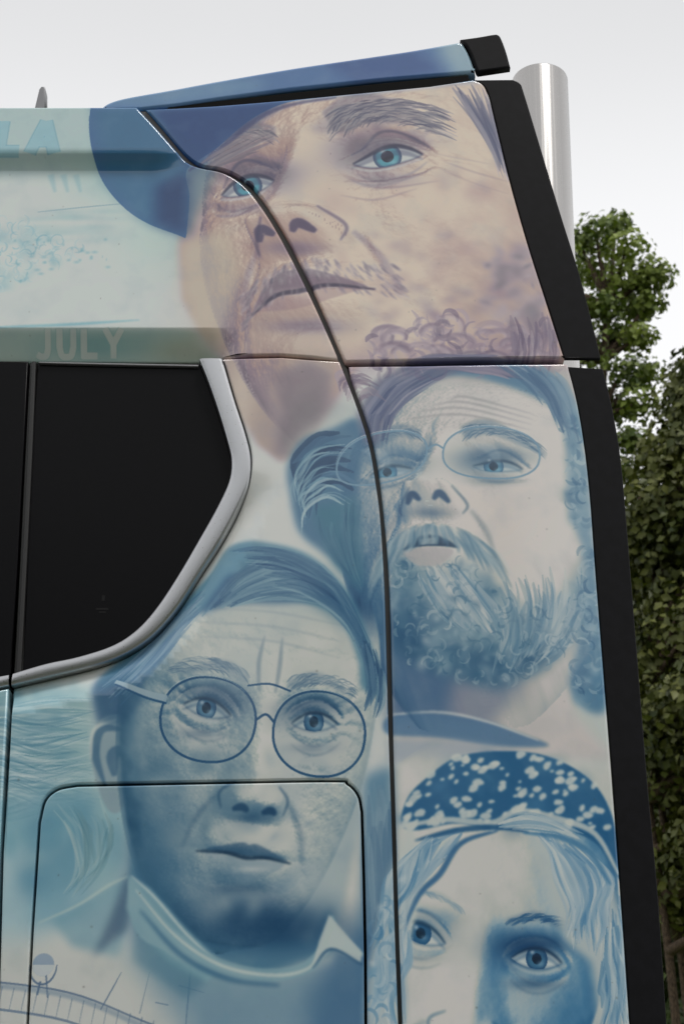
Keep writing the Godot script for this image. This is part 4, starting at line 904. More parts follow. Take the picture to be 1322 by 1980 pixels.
func make_materials() -> void:
	paint = StandardMaterial3D.new()
	paint.albedo_texture = ImageTexture.create_from_image(art)
	paint.roughness = 0.5; paint.metallic_specular = 0.3
	paint.clearcoat_enabled = true; paint.clearcoat = 1.0; paint.clearcoat_roughness = 0.1
	paint.texture_repeat = false
	M.glass = mat(Color(0.006, 0.006, 0.007), 0.3, 0.0, 0.22)
	M.etch = mat(Color(0.02, 0.02, 0.021), 0.5, 0.0, 0.2)
	M.seal = mat(Color(0.02, 0.02, 0.02), 0.45)
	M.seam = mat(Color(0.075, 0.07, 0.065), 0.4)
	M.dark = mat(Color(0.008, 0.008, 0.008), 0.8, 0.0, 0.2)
	M.rubber = mat(Color(0.78, 0.78, 0.79), 0.62, 0.0, 0.25)
	M.rubber.albedo_texture = noise_tex(0.03, Color(0.09, 0.09, 0.1), Color(0.105, 0.105, 0.118), 3)
	M.rubber.uv1_triplanar = true; M.rubber.uv1_scale = Vector3(2, 2, 2)
	M.trim = mat(Color(0.5, 0.51, 0.525), 0.36, 1.0)
	M.trim.roughness_texture = noise_tex(0.05, Color(0.85, 0.85, 0.85), Color(1, 1, 1), 4)
	var specks := Image.create(512, 512, false, Image.FORMAT_RGB8)
	specks.fill(Color(1, 1, 1))
	rng.seed = 91
	for k in 130:
		var v := rng.randf_range(0.55, 0.9); var d := rng.randi_range(1, 4)
		specks.fill_rect(Rect2i(rng.randi() % 508, rng.randi() % 508, d, d), Color(v, v * 0.97, v * 0.92))
	M.trim.albedo_texture = ImageTexture.create_from_image(specks)
	for k in ["trim"]:
		M[k].uv1_triplanar = true; M[k].uv1_scale = Vector3(5, 5, 5)
	M.steel = mat(Color(0.52, 0.505, 0.49), 0.3, 1.0)
	M.steel.roughness_texture = noise_tex(0.02, Color(0.6, 0.6, 0.6), Color(1, 1, 1), 5)
	M.steel.uv1_scale = Vector3(5, 0.03, 1)
	M.grey = mat(Color(0.25, 0.25, 0.26), 0.4, 0.6)
	M.tyre = mat(Color(0.02, 0.02, 0.02), 0.85)
	M.tarmac = mat(Color(1, 1, 1), 0.9)
	M.tarmac.albedo_texture = noise_tex(0.08, Color(0.34, 0.34, 0.33), Color(0.44, 0.44, 0.43), 6)
	M.tarmac.uv1_triplanar = true; M.tarmac.uv1_world_triplanar = true
	M.turf = mat(Color(1, 1, 1), 0.95)
	M.turf.albedo_texture = noise_tex(0.06, Color(0.2, 0.27, 0.08), Color(0.36, 0.42, 0.16), 7)
	M.turf.uv1_triplanar = true; M.turf.uv1_world_triplanar = true; M.turf.uv1_scale = Vector3(0.7, 0.7, 0.7)
	M.bark = mat(Color(1, 1, 1), 0.9)
	M.bark.albedo_texture = noise_tex(0.03, Color(0.2, 0.16, 0.12), Color(0.42, 0.35, 0.28), 8)
	M.bark.uv1_triplanar = true; M.bark.uv1_scale = Vector3(6, 1.2, 6)
	M.leaf = mat(Color(1, 1, 1), 0.5, 0.0, 0.4)
	M.leaf.vertex_color_use_as_albedo = true
	M.leaf.cull_mode = BaseMaterial3D.CULL_DISABLED
	M.leaf.backlight_enabled = true; M.leaf.backlight = Color(0.5, 0.55, 0.25)

func flat0(_x: float, _y: float) -> float: return 0.0

func gradient_normal(zf: Callable, x: float, y: float) -> Vector3:
	var e := 0.002
	return Vector3(-(zf.call(x + e, y) - zf.call(x - e, y)) / (2 * e), -(zf.call(x, y + e) - zf.call(x, y - e)) / (2 * e), 1.0).normalized()

func put(st: SurfaceTool, p: Vector3, n: Vector3) -> void:
	st.set_normal(n); st.set_uv(Vector2((p.x - MX0) / (MX1 - MX0), (MY1 - p.y) / (MY1 - MY0))); st.add_vertex(p)

func tidy(pts: Array, w: bool) -> PackedVector2Array:
	var o := PackedVector2Array()
	for p in pts:
		if o.is_empty() or o[-1].distance_to(p) > 0.0008: o.append(p)
	if o[0].distance_to(o[-1]) < 0.0008: o.remove_at(o.size() - 1)
	if Geometry2D.is_polygon_clockwise(o) != w: o.reverse()
	return o

# a pressed panel: a sheet over an outline (x, y) with a rolled rim, its relief given by zf, its edges turned back by depth
func panel(called: String, pts: Array, m: Material, parent: Node, z0 := 0.0, zf: Callable = flat0, lip := 0.006, depth := 0.02, step := 0.04, rows: Array = [], hole: Array = []) -> MeshInstance3D:
	var st := SurfaceTool.new(); st.begin(Mesh.PRIMITIVE_TRIANGLES)
	var rims := [tidy(pts, Geometry2D.is_polygon_clockwise(PackedVector2Array([Vector2(0, 0), Vector2(1, 0), Vector2(0, 1)])))]
	if hole.size(): rims.append(tidy(hole, Geometry2D.is_polygon_clockwise(PackedVector2Array([Vector2(0, 0), Vector2(0, 1), Vector2(1, 0)]))))
	var inner := []
	for rim in rims:
		var n: int = rim.size()
		var outs := PackedVector2Array(); var ins := PackedVector2Array()
		for i in n:
			var d0: Vector2 = (rim[i] - rim[(i - 1 + n) % n]).normalized(); var d1: Vector2 = (rim[(i + 1) % n] - rim[i]).normalized()
			var o0 := Vector2(d0.y, -d0.x); var o1 := Vector2(d1.y, -d1.x)
			var o := (o0 + o1).normalized()
			outs.append(o); ins.append(rim[i] - o * lip / maxf(0.5, o.dot(o1)))
		inner.append(ins)
		var prev_p := []; var prev_n := []
		for k in 6:
			var ring := []; var norm := []
			for i in n:
				var a := minf(k, 4) / 4.0 * PI / 2
				var q: Vector2 = ins[i].lerp(rim[i], sin(a))
				var z: float = z0 + zf.call(q.x, q.y) - lip * (1.0 - cos(a)) - (depth if k == 5 else 0.0)
				ring.append(Vector3(q.x, q.y, z))
				var g := gradient_normal(zf, q.x, q.y)
				norm.append((g * cos(a) + Vector3(outs[i].x, outs[i].y, 0) * sin(a)).normalized())
			if k > 0:
				for i in n:
					var j := (i + 1) % n
					for v in [[prev_p[i], prev_n[i]], [prev_p[j], prev_n[j]], [ring[j], norm[j]], [prev_p[i], prev_n[i]], [ring[j], norm[j]], [ring[i], norm[i]]]: put(st, v[0], v[1])
			prev_p = ring; prev_n = norm
	var lo := Vector2(1e9, 1e9); var hi := -lo
	for p in inner[0]: lo = lo.min(p); hi = hi.max(p)
	var ys := []
	var y := lo.y
	while y < hi.y: ys.append(y); y += step
	for r in rows:
		if r > lo.y and r < hi.y: ys.append(r)
	ys.append(hi.y); ys.sort()
	var nx := int(ceil((hi.x - lo.x) / step))
	for b in ys.size() - 1:
		if ys[b + 1] - ys[b] < 1e-5: continue
		var band := PackedVector2Array([Vector2(lo.x - 1, ys[b]), Vector2(hi.x + 1, ys[b]), Vector2(hi.x + 1, ys[b + 1]), Vector2(lo.x - 1, ys[b + 1])])
		for strip in Geometry2D.intersect_polygons(inner[0], band):
			for i in nx:
				var x0 := lo.x + i * step; var x1 := x0 + step
				var cell := PackedVector2Array([Vector2(x0, ys[b] - 1), Vector2(x1, ys[b] - 1), Vector2(x1, ys[b + 1] + 1), Vector2(x0, ys[b + 1] + 1)])
				for piece in Geometry2D.intersect_polygons(strip, cell):
					var pieces := [piece]
					if hole.size(): pieces = Geometry2D.clip_polygons(piece, inner[1])
					for pc in pieces:
						var tri := Geometry2D.triangulate_polygon(pc)
						for t in range(0, tri.size(), 3):
							var q := [pc[tri[t]], pc[tri[t + 1]], pc[tri[t + 2]]]
							if (q[1] - q[0]).cross(q[2] - q[0]) > 0: q = [q[0], q[2], q[1]]
							for p in q: put(st, Vector3(p.x, p.y, z0 + zf.call(p.x, p.y)), gradient_normal(zf, p.x, p.y))
	st.index()
	return mesh_of(called, st.commit(), m, parent)

func resample(c: PackedVector2Array, n: int) -> PackedVector2Array:
	var total := 0.0
	for i in c.size() - 1: total += c[i].distance_to(c[i + 1])
	var out := PackedVector2Array(); var at := 0; var walked := 0.0
	for k in n:
		var want := total * k / (n - 1)
		while at < c.size() - 2 and walked + c[at].distance_to(c[at + 1]) < want:
			walked += c[at].distance_to(c[at + 1]); at += 1
		out.append(c[at].lerp(c[at + 1], clampf((want - walked) / maxf(1e-6, c[at].distance_to(c[at + 1])), 0, 1)))
	return out

# a moulding between two edges, with a bevelled cross-section
func moulding(called: String, ea: Array, eb: Array, m: Material, parent: Node, z0: float, high: float, n := 90) -> MeshInstance3D:
	var a := resample(sm(ea, 8), n); var b := resample(sm(eb, 8), n)
	var prof := [Vector2(0, -0.03), Vector2(0, 0.5), Vector2(0.03, 0.8), Vector2(0.1, 0.97), Vector2(0.2, 1.0), Vector2(0.5, 1.06), Vector2(0.8, 1.0), Vector2(0.9, 0.97), Vector2(0.97, 0.8), Vector2(1, 0.5), Vector2(1, -0.03)]
	var st := SurfaceTool.new(); st.begin(Mesh.PRIMITIVE_TRIANGLES)
	for i in n - 1:
		for k in prof.size() - 1:
			var v := []
			for w in [[i, k], [i + 1, k], [i + 1, k + 1], [i, k + 1]]:
				var p: Vector2 = a[w[0]].lerp(b[w[0]], prof[w[1]].x)
				v.append(Vector3(p.x, p.y, z0 + high * (prof[w[1]].y if prof[w[1]].y >= 0 else -3.0)))
			for t in [0, 1, 2, 0, 2, 3]:
				st.set_smooth_group(0); st.add_vertex(v[t])
	st.index(); st.generate_normals()
	var o := mesh_of(called, st.commit(), m, parent)
	return o

func lathe(prof: Array, seg := 48) -> ArrayMesh:
	var st := SurfaceTool.new(); st.begin(Mesh.PRIMITIVE_TRIANGLES)
	for i in seg:
		for k in prof.size() - 1:
			var v := []
			for w in [[i, k], [i + 1, k], [i + 1, k + 1], [i, k + 1]]:
				var f: float = TAU * w[0] / seg
				v.append([Vector3(cos(f) * prof[w[1]].x, prof[w[1]].y, sin(f) * prof[w[1]].x), Vector2(float(w[0]) / seg, prof[w[1]].y)])
			for t in [0, 2, 1, 0, 3, 2]:
				st.set_smooth_group(0); st.set_uv(v[t][1]); st.add_vertex(v[t][0])
	st.index(); st.generate_normals()
	return st.commit()

# ------------------------------------------------------------------ the setting
func build_ground() -> void:
	var st := SurfaceTool.new(); st.begin(Mesh.PRIMITIVE_TRIANGLES)
	# one sheet of turf to the horizon, rising to a low bank behind the lorry
	var grid := [-500.0, -200.0, -80.0, -50.0, -36.0, -28.0, -22.0, -18.0, -15.0, -12.0, -10.0, -8.0, -6.0, -4.0, 0.0, 8.0, 20.0, 60.0, 200.0, 500.0]
	var xs := [-500.0, -200.0, -80.0, -30.0, -15.0, -8.0, -4.0, 0.0, 4.0, 8.0, 15.0, 30.0, 80.0, 200.0, 500.0]
	for j in grid.size() - 1:
		for i in xs.size() - 1:
			var v := []
			for w in [[i, j], [i + 1, j], [i + 1, j + 1], [i, j + 1]]:
				var z: float = grid[w[1]]
				v.append(Vector3(xs[w[0]], 1.9 * smoothstep(-6.0, -20.0, z) - 0.02, z))
			for t in [0, 1, 2, 0, 2, 3]:
				st.set_smooth_group(0); st.add_vertex(v[t])
	st.index(); st.generate_normals()
	var g := mesh_of("ground", st.commit(), M.turf, self)
	g.set_meta("kind", "structure")
	var pm := PlaneMesh.new(); pm.size = Vector2(40, 10.5)
	var r := mesh_of("tarmac_pavement", pm, M.tarmac, self)
	r.position = Vector3(0, 0.0, 0.75)
	r.set_meta("kind", "structure")

# ------------------------------------------------------------------ the lorry
var trim_outer := PackedVector2Array()

func relief_upper(x: float, y: float) -> float:
	var fade := 1.0 - smoothstep(-0.456, -0.350, x)
	var z := 0.0
	if y < 3.642:
		if y > 3.609: z = -0.024 * (3.642 - y) / (3.642 - 3.609)
		else: z = -0.024 * clampf((y - 3.168) / (3.609 - 3.168), 0.0, 1.0)
	z *= fade
	if y < 3.165: z -= 0.036 * (3.165 - y) / (3.165 - 3.091) * (1.0 - smoothstep(-0.320, -0.222, x))
	return z

func relief_lower(x: float, y: float) -> float:
	var p := Vector2(x, y)
	var d := 1e9
	for i in trim_outer.size() - 1:
		d = minf(d, p.distance_to(Geometry2D.get_closest_point_to_segment(p, trim_outer[i], trim_outer[i + 1])))
	return -0.026 * clampf(1.0 - d / 0.06, 0.0, 1.0) * smoothstep(2.825, 2.692, y)

func relief_fairing(x: float, y: float) -> float:
	var t := (x - 0.267) / (0.3 if x > 0.267 else 1.0)
	return -0.012 * t * t - 0.004 * sin((y - 2.4) * 1.3)

func relief_strip(x: float, y: float) -> float:
	var t := maxf(0.0, x - 0.3)
	return relief_fairing(x, y) - 0.1 * t * t

func build_lorry() -> void:
	var t := Node3D.new(); t.name = "lorry"; add_child(t)
	tag(t, "lorry cab with blue and cream airbrushed portrait mural, black window and black rear edging", "lorry")
	var seam_cab := sm([Vector2(-0.499, 3.778), Vector2(-0.449, 3.717), Vector2(-0.398, 3.651), Vector2(-0.370, 3.618), Vector2(-0.340, 3.602), Vector2(-0.283, 3.587), Vector2(-0.235, 3.553), Vector2(-0.198, 3.502), Vector2(-0.160, 3.436), Vector2(-0.120, 3.353), Vector2(-0.072, 3.243), Vector2(-0.034, 3.149), Vector2(-0.008, 3.080), Vector2(0.033, 2.959), Vector2(0.057, 2.871), Vector2(0.070, 2.785), Vector2(0.079, 2.704), Vector2(0.085, 2.586), Vector2(0.088, 2.472), Vector2(0.091, 2.254), Vector2(0.095, 2.048), Vector2(0.098, 1.854), Vector2(0.102, 1.687), Vector2(0.106, 1.410)], 5)
	var seam_air := sm([Vector2(-0.474, 3.778), Vector2(-0.431, 3.722), Vector2(-0.381, 3.654), Vector2(-0.353, 3.624), Vector2(-0.328, 3.609), Vector2(-0.276, 3.597), Vector2(-0.222, 3.562), Vector2(-0.182, 3.511), Vector2(-0.145, 3.445), Vector2(-0.107, 3.367), Vector2(-0.057, 3.250), Vector2(-0.021, 3.156), Vector2(0.005, 3.086), Vector2(0.047, 2.962), Vector2(0.070, 2.874), Vector2(0.083, 2.788), Vector2(0.092, 2.692), Vector2(0.099, 2.586), Vector2(0.102, 2.472), Vector2(0.104, 2.254), Vector2(0.107, 2.048), Vector2(0.110, 1.854), Vector2(0.114, 1.687), Vector2(0.118, 1.410)], 5)
	for i in seam_cab.size(): seam_cab[i].x += 0.0022
	for i in seam_air.size(): seam_air[i].x -= 0.0022
	var mid := 0
	for i in seam_cab.size():
		if seam_cab[i].y > Vector2(-0.008, 3.080).y: mid = i
	var mid_air := 0
	for i in seam_air.size():
		if seam_air[i].y > Vector2(0.003, 3.083).y: mid_air = i
	trim_outer = sm([Vector2(-0.264, 3.088), Vector2(-0.235, 2.987), Vector2(-0.207, 2.899), Vector2(-0.195, 2.843), Vector2(-0.198, 2.788), Vector2(-0.217, 2.733), Vector2(-0.253, 2.656), Vector2(-0.299, 2.575), Vector2(-0.344, 2.497), Vector2(-0.395, 2.436), Vector2(-0.451, 2.398), Vector2(-0.508, 2.376), Vector2(-0.590, 2.355), Vector2(-0.671, 2.335)], 5)
	var trim_inner := sm([Vector2(-0.320, 3.088), Vector2(-0.297, 3.029), Vector2(-0.273, 2.959), Vector2(-0.251, 2.886), Vector2(-0.241, 2.842), Vector2(-0.244, 2.793), Vector2(-0.267, 2.732), Vector2(-0.302, 2.659), Vector2(-0.342, 2.579), Vector2(-0.385, 2.504), Vector2(-0.425, 2.454), Vector2(-0.472, 2.421), Vector2(-0.541, 2.397), Vector2(-0.603, 2.383), Vector2(-0.670, 2.362)], 5)
	# upper side of the cab
	var up := [Vector2(-1.249, 3.094), Vector2(-1.353, 3.777)]
	up.append_array(Array(seam_cab.slice(0, mid + 1)))
	up.append_array([Vector2(-0.008, 3.082), Vector2(-0.070, 3.090), Vector2(-0.134, 3.095), Vector2(-0.209, 3.094), Vector2(-0.265, 3.091), Vector2(-0.319, 3.091)])
	panel("upper_side_panel", up, paint, t, 0.0, relief_upper, 0.007, 0.05, 0.03, [3.642, 3.640, 3.609, 3.608, 3.168, 3.165, 3.164])
	# lower side with the locker opening
	var low := [Vector2(-0.263, 3.086), Vector2(-0.209, 3.088), Vector2(-0.134, 3.090), Vector2(-0.070, 3.084)]
	low.append_array(Array(seam_cab.slice(mid + 1)))
	low.append_array([Vector2(-0.619, 1.410), Vector2(-0.636, 1.687), Vector2(-0.656, 1.999), Vector2(-0.671, 2.329)])
	var back := trim_outer.duplicate(); back.reverse()
	low.append_array(Array(back))
	var hatch := sm([Vector2(-0.591, 2.058), Vector2(-0.583, 2.101), Vector2(-0.560, 2.123), Vector2(-0.522, 2.131)], 6)
	hatch.append_array(sm([Vector2(-0.267, 2.136), Vector2(-0.021, 2.140), Vector2(0.011, 2.134), Vector2(0.032, 2.111), Vector2(0.039, 2.079)], 6))
	hatch.append_array(PackedVector2Array([Vector2(0.042, 1.950), Vector2(0.044, 1.807), Vector2(0.044, 1.624)]))
	hatch.append_array(sm([Vector2(0.042, 1.580), Vector2(0.033, 1.563), Vector2(0.008, 1.554)], 4))
	hatch.append_array(sm([Vector2(-0.537, 1.554), Vector2(-0.566, 1.561), Vector2(-0.579, 1.580)], 4))
	hatch.append_array(PackedVector2Array([Vector2(-0.583, 1.687), Vector2(-0.588, 1.854)]))
	panel("lower_side_panel", low, paint, t, 0.0, relief_lower, 0.005, 0.05, 0.013, [], Array(Geometry2D.offset_polygon(hatch, 0.0025)[0]))
	panel("locker_hatch", Array(Geometry2D.offset_polygon(hatch, -0.0025)[0]), paint, t, 0.0, flat0, 0.004, 0.03, 0.2)
	panel("cab_door", [Vector2(-0.676, 2.328), Vector2(-0.663, 1.999), Vector2(-0.643, 1.687), Vector2(-0.629, 1.410), Vector2(-0.995, 1.410), Vector2(-1.118, 2.223), Vector2(-0.897, 2.278), Vector2(-0.754, 2.310)], paint, t, 0.0, flat0, 0.005, 0.04, 0.2)
	# rear air deflectors beyond the seam
	var fu := Array(seam_air.slice(0, mid_air + 1))
	fu.append_array([Vector2(0.007, 3.079), Vector2(0.160, 3.082), Vector2(0.334, 3.086), Vector2(0.497, 3.091)])
	fu.append_array(Array(sm([Vector2(0.498, 3.091), Vector2(0.483, 3.157), Vector2(0.468, 3.224), Vector2(0.432, 3.384), Vector2(0.399, 3.553), Vector2(0.376, 3.693), Vector2(0.362, 3.781), Vector2(0.353, 3.825), Vector2(0.342, 3.850), Vector2(0.320, 3.862)], 5)))
	fu.append_array([Vector2(0.213, 3.842), Vector2(0.049, 3.823), Vector2(-0.127, 3.803), Vector2(-0.302, 3.787), Vector2(-0.402, 3.781)])
	panel("upper_side_fairing", fu, paint, t, 0.002, relief_fairing, 0.007, 0.03, 0.05)
	var fl := Array(seam_air.slice(mid_air + 2))
	fl.append_array([Vector2(0.522, 1.410)])
	fl.append_array(Array(sm([Vector2(0.534, 1.687), Vector2(0.535, 1.901), Vector2(0.535, 2.150), Vector2(0.534, 2.362), Vector2(0.533, 2.586), Vector2(0.533, 2.752), Vector2(0.529, 2.874), Vector2(0.519, 2.987), Vector2(0.504, 3.078)], 6)))
	fl.append_array([Vector2(0.495, 3.079), Vector2(0.333, 3.074), Vector2(0.160, 3.070), Vector2(0.015, 3.069)])
	panel("lower_side_fairing", fl, paint, t, 0.002, relief_fairing, 0.007, 0.03, 0.05)
	# black rubber along their rear edges
	var ru := sm([Vector2(0.322, 3.865), Vector2(0.344, 3.850), Vector2(0.356, 3.825), Vector2(0.364, 3.781), Vector2(0.378, 3.693), Vector2(0.401, 3.553), Vector2(0.434, 3.384), Vector2(0.471, 3.224), Vector2(0.486, 3.157), Vector2(0.499, 3.096)], 5)
	ru.append_array(PackedVector2Array([Vector2(0.581, 3.101)]))
	ru.append_array(sm([Vector2(0.583, 3.104), Vector2(0.569, 3.197), Vector2(0.546, 3.334), Vector2(0.513, 3.489), Vector2(0.472, 3.693), Vector2(0.444, 3.831), Vector2(0.436, 3.859), Vector2(0.418, 3.870)], 5))
	panel("edge_rubber", Array(ru), M.rubber, t, -0.004, relief_strip, 0.0035, 0.004, 0.06)
	var rl := sm([Vector2(0.506, 3.077), Vector2(0.521, 2.987), Vector2(0.531, 2.874), Vector2(0.535, 2.752), Vector2(0.535, 2.586), Vector2(0.536, 2.362), Vector2(0.538, 2.150), Vector2(0.537, 1.901), Vector2(0.536, 1.687), Vector2(0.524, 1.410)], 6)
	rl.append_array(sm([Vector2(0.601, 1.410), Vector2(0.607, 1.687), Vector2(0.611, 1.930), Vector2(0.609, 2.150), Vector2(0.610, 2.417), Vector2(0.611, 2.704), Vector2(0.610, 2.849), Vector2(0.602, 2.962), Vector2(0.586, 3.077)], 6))
	panel("edge_rubber", Array(rl), M.rubber, t, -0.004, relief_strip, 0.0035, 0.004, 0.06)
	# roof air dam with its black end cap
	var rf := sm([Vector2(-0.586, 3.777), Vector2(-0.581, 3.791), Vector2(-0.560, 3.806), Vector2(-0.517, 3.820), Vector2(-0.417, 3.842), Vector2(-0.305, 3.868), Vector2(-0.128, 3.906), Vector2(0.050, 3.939), Vector2(0.178, 3.963), Vector2(0.291, 3.988)], 6)
	rf.append_array(sm([Vector2(0.301, 3.983), Vector2(0.314, 3.951), Vector2(0.325, 3.909), Vector2(0.328, 3.886)], 4))
	rf.append_array(PackedVector2Array([Vector2(0.323, 3.890), Vector2(0.100, 3.867), Vector2(-0.127, 3.837), Vector2(-0.303, 3.808), Vector2(-0.396, 3.791), Vector2(-0.489, 3.778)]))
	panel("roof_fairing", Array(rf), paint, t, -0.012, flat0, 0.011, 0.05, 0.05)
	var cap := sm([Vector2(0.293, 3.991), Vector2(0.339, 3.999), Vector2(0.377, 4.007), Vector2(0.389, 4.005), Vector2(0.396, 3.991), Vector2(0.406, 3.951), Vector2(0.414, 3.905)], 5)
	cap.append_array(PackedVector2Array([Vector2(0.334, 3.890), Vector2(0.330, 3.897), Vector2(0.319, 3.941), Vector2(0.308, 3.970)]))
	panel("roof_fairing_cap", Array(cap), M.rubber, t, -0.008, flat0, 0.006, 0.014, 0.05)
	panel("fairing_hinge", [Vector2(0.290, 3.884), Vector2(0.331, 3.890), Vector2(0.330, 3.862), Vector2(0.289, 3.856)], M.grey, t, -0.045, flat0, 0.003, 0.03, 0.05)
	panel("roof_gap_shade", [Vector2(-0.429, 3.771), Vector2(-0.422, 3.789), Vector2(-0.303, 3.808), Vector2(-0.127, 3.832), Vector2(0.100, 3.862), Vector2(0.309, 3.887), Vector2(0.317, 3.856), Vector2(0.099, 3.818), Vector2(-0.127, 3.794), Vector2(-0.302, 3.778)], M.dark, t, -0.016, flat0, 0.002, 0.02, 0.1)  # black sheet added to stand for the shade in the gap under the roof fairing
	panel("fairing_gap_shade", [Vector2(-0.024, 3.099), Vector2(0.492, 3.104), Vector2(0.490, 3.067), Vector2(-0.001, 3.060)], M.seam, t, -0.03, relief_fairing, 0.002, 0.02, 0.1)  # dark strip added behind the gap between the fairings, so no sky shows through
	var seal := PackedVector2Array()
	for p in seam_cab: seal.append(p + Vector2(-0.004, 0))
	var other := seam_air.duplicate(); other.reverse()
	for p in other: seal.append(p + Vector2(0.004, 0))
	panel("seam_seal", Array(seal), M.seam, t, -0.017, flat0, 0.003, 0.02, 0.08)
	# windows
	var wi := [Vector2(-0.685, 3.094), Vector2(-0.320, 3.091)]
	wi.append_array(Array(trim_inner))
	wi.append_array([Vector2(-0.656, 2.362), Vector2(-0.664, 2.529), Vector2(-0.681, 2.849)])
	panel("side_window", wi, M.glass, t, -0.03, flat0, 0.003, 0.02, 0.3)
	panel("door_window", [Vector2(-0.706, 3.094), Vector2(-0.696, 2.849), Vector2(-0.687, 2.609), Vector2(-0.679, 2.357), Vector2(-1.123, 2.254), Vector2(-1.250, 3.099)], M.glass, t, -0.026, flat0, 0.003, 0.02, 0.3)
	panel("window_seal", [Vector2(-0.703, 3.094), Vector2(-0.686, 3.094), Vector2(-0.685, 2.975), Vector2(-0.675, 2.727), Vector2(-0.654, 2.362), Vector2(-0.675, 2.357), Vector2(-0.683, 2.586), Vector2(-0.694, 2.849)], M.seal, t, -0.032, flat0, 0.003, 0.02, 0.3)
	moulding("window_seal", [Vector2(-0.697, 3.091), Vector2(-0.686, 2.849), Vector2(-0.675, 2.586), Vector2(-0.667, 2.362)], [Vector2(-0.687, 3.091), Vector2(-0.676, 2.849), Vector2(-0.666, 2.586), Vector2(-0.658, 2.362)], M.seal, t, -0.028, 0.006, 20)
	moulding("window_drip_rail", [Vector2(-0.680, 3.091), Vector2(-0.498, 3.087), Vector2(-0.322, 3.083)], [Vector2(-0.680, 3.087), Vector2(-0.497, 3.082), Vector2(-0.322, 3.078)], M.grey, t, -0.028, 0.006, 12)
	# faint maker's mark etched in the glass
	for q in [[Vector2(-0.501, 2.532), 0.006, 0.012], [Vector2(-0.502, 2.508), 0.026, 0.004], [Vector2(-0.501, 2.501), 0.014, 0.003]]:
		var bm := BoxMesh.new(); bm.size = Vector3(q[1], q[2], 0.0006)
		mesh_of("glass_mark", bm, M.etch, t).position = Vector3(q[0].x, q[0].y, -0.0298)
	moulding("window_trim", Array(trim_inner), Array(trim_outer), M.trim, t, -0.024, 0.022)
	moulding("window_trim", [Vector2(-0.678, 2.359), Vector2(-0.799, 2.335), Vector2(-1.123, 2.254)], [Vector2(-0.676, 2.334), Vector2(-0.796, 2.308), Vector2(-1.118, 2.225)], M.trim, t, -0.024, 0.022, 20)
	# the dark body behind the skins
	panel("cab_shell", [Vector2(-1.363, 3.766), Vector2(-0.499, 3.766), Vector2(-0.408, 3.651), Vector2(-0.319, 3.569), Vector2(-0.170, 3.432), Vector2(-0.013, 3.052), Vector2(0.080, 2.586), Vector2(0.101, 1.760), Vector2(0.100, 1.410), Vector2(-1.004, 1.410)], M.dark, t, -0.09, flat0, 0.01, 2.2, 0.4)
	var skirt := BoxMesh.new(); skirt.size = Vector3(1.75, 1.0, 2.2)
	mesh_of("lower_body", skirt, M.dark, t).position = Vector3(-0.52, 0.88, -1.2)
	var rail := BoxMesh.new(); rail.size = Vector3(6.0, 0.26, 0.9)
	mesh_of("chassis", rail, M.dark, t).position = Vector3(2.4, 0.85, -1.25)
	var tyre := lathe([Vector2(0.3, -0.15), Vector2(0.48, -0.15), Vector2(0.51, -0.1), Vector2(0.51, 0.1), Vector2(0.48, 0.15), Vector2(0.3, 0.15), Vector2(0.3, -0.15)])
	var hub := lathe([Vector2(0.0, 0.06), Vector2(0.1, 0.06), Vector2(0.14, 0.0), Vector2(0.28, 0.02), Vector2(0.302, 0.14)])
	for x in [-1.9, 2.6]:
		for z in [-0.2, -2.3]:
			var w := mesh_of("wheel", tyre, M.tyre, t)
			w.position = Vector3(x, 0.51, z); w.rotation.x = PI / 2 if z > -1 else -PI / 2
			mesh_of("rim", hub, M.grey, w)
	# bright exhaust stack behind the cab
	var top := Vector3(0.559, 4.223, -0.450)
	var foot := Vector3(0.535, 3.339, -0.450)
	var axis := (top - foot).normalized()
	var long := 2.9
	var pipe := lathe([Vector2(0.0785, -long), Vector2(0.0785, -0.004), Vector2(0.0775, 0.0), Vector2(0.0755, 0.001), Vector2(0.0745, -0.003), Vector2(0.0745, -0.5)], 72)
	var stack := mesh_of("exhaust_stack", pipe, M.steel, t)
	stack.position = top
	stack.basis = Basis(Quaternion(Vector3.UP, axis))
	# a small fin on the roof edge
	panel("antenna_fin", [Vector2(-0.823, 4.002), Vector2(-0.815, 4.075), Vector2(-0.810, 4.084), Vector2(-0.801, 4.084), Vector2(-0.799, 4.075), Vector2(-0.793, 4.002)], M.grey, t, -0.3, flat0, 0.003, 0.03, 0.2)

# ------------------------------------------------------------------ trees
func leaf_mesh() -> ArrayMesh:
	var st := SurfaceTool.new(); st.begin(Mesh.PRIMITIVE_TRIANGLES)
	var tip := Vector3(0, 1, -0.12); var a := Vector3(0.36, 0.45, 0.1); var b := Vector3(-0.36, 0.45, 0.1); var o := Vector3.ZERO; var c := Vector3(0, 0.5, 0.0)
	for v in [o, c, a, a, c, tip, o, b, c, b, tip, c]: st.add_vertex(v)
	st.generate_normals()
	return st.commit()

func limb(st: SurfaceTool, a: Vector3, b: Vector3, ra: float, rb: float) -> void:
	var d := (b - a).normalized()
	var u := d.cross(Vector3(0.3, 0.2, 1)).normalized(); var v := d.cross(u)
	for i in 8:
		var f0 := TAU * i / 8; var f1 := TAU * (i + 1) / 8
		var n0 := u * cos(f0) + v * sin(f0); var n1 := u * cos(f1) + v * sin(f1)
		for q in [[a, n0, ra], [b, n0, rb], [b, n1, rb], [a, n0, ra], [b, n1, rb], [a, n1, ra]]:
			st.set_normal(q[1]); st.add_vertex(q[0] + q[1] * q[2])

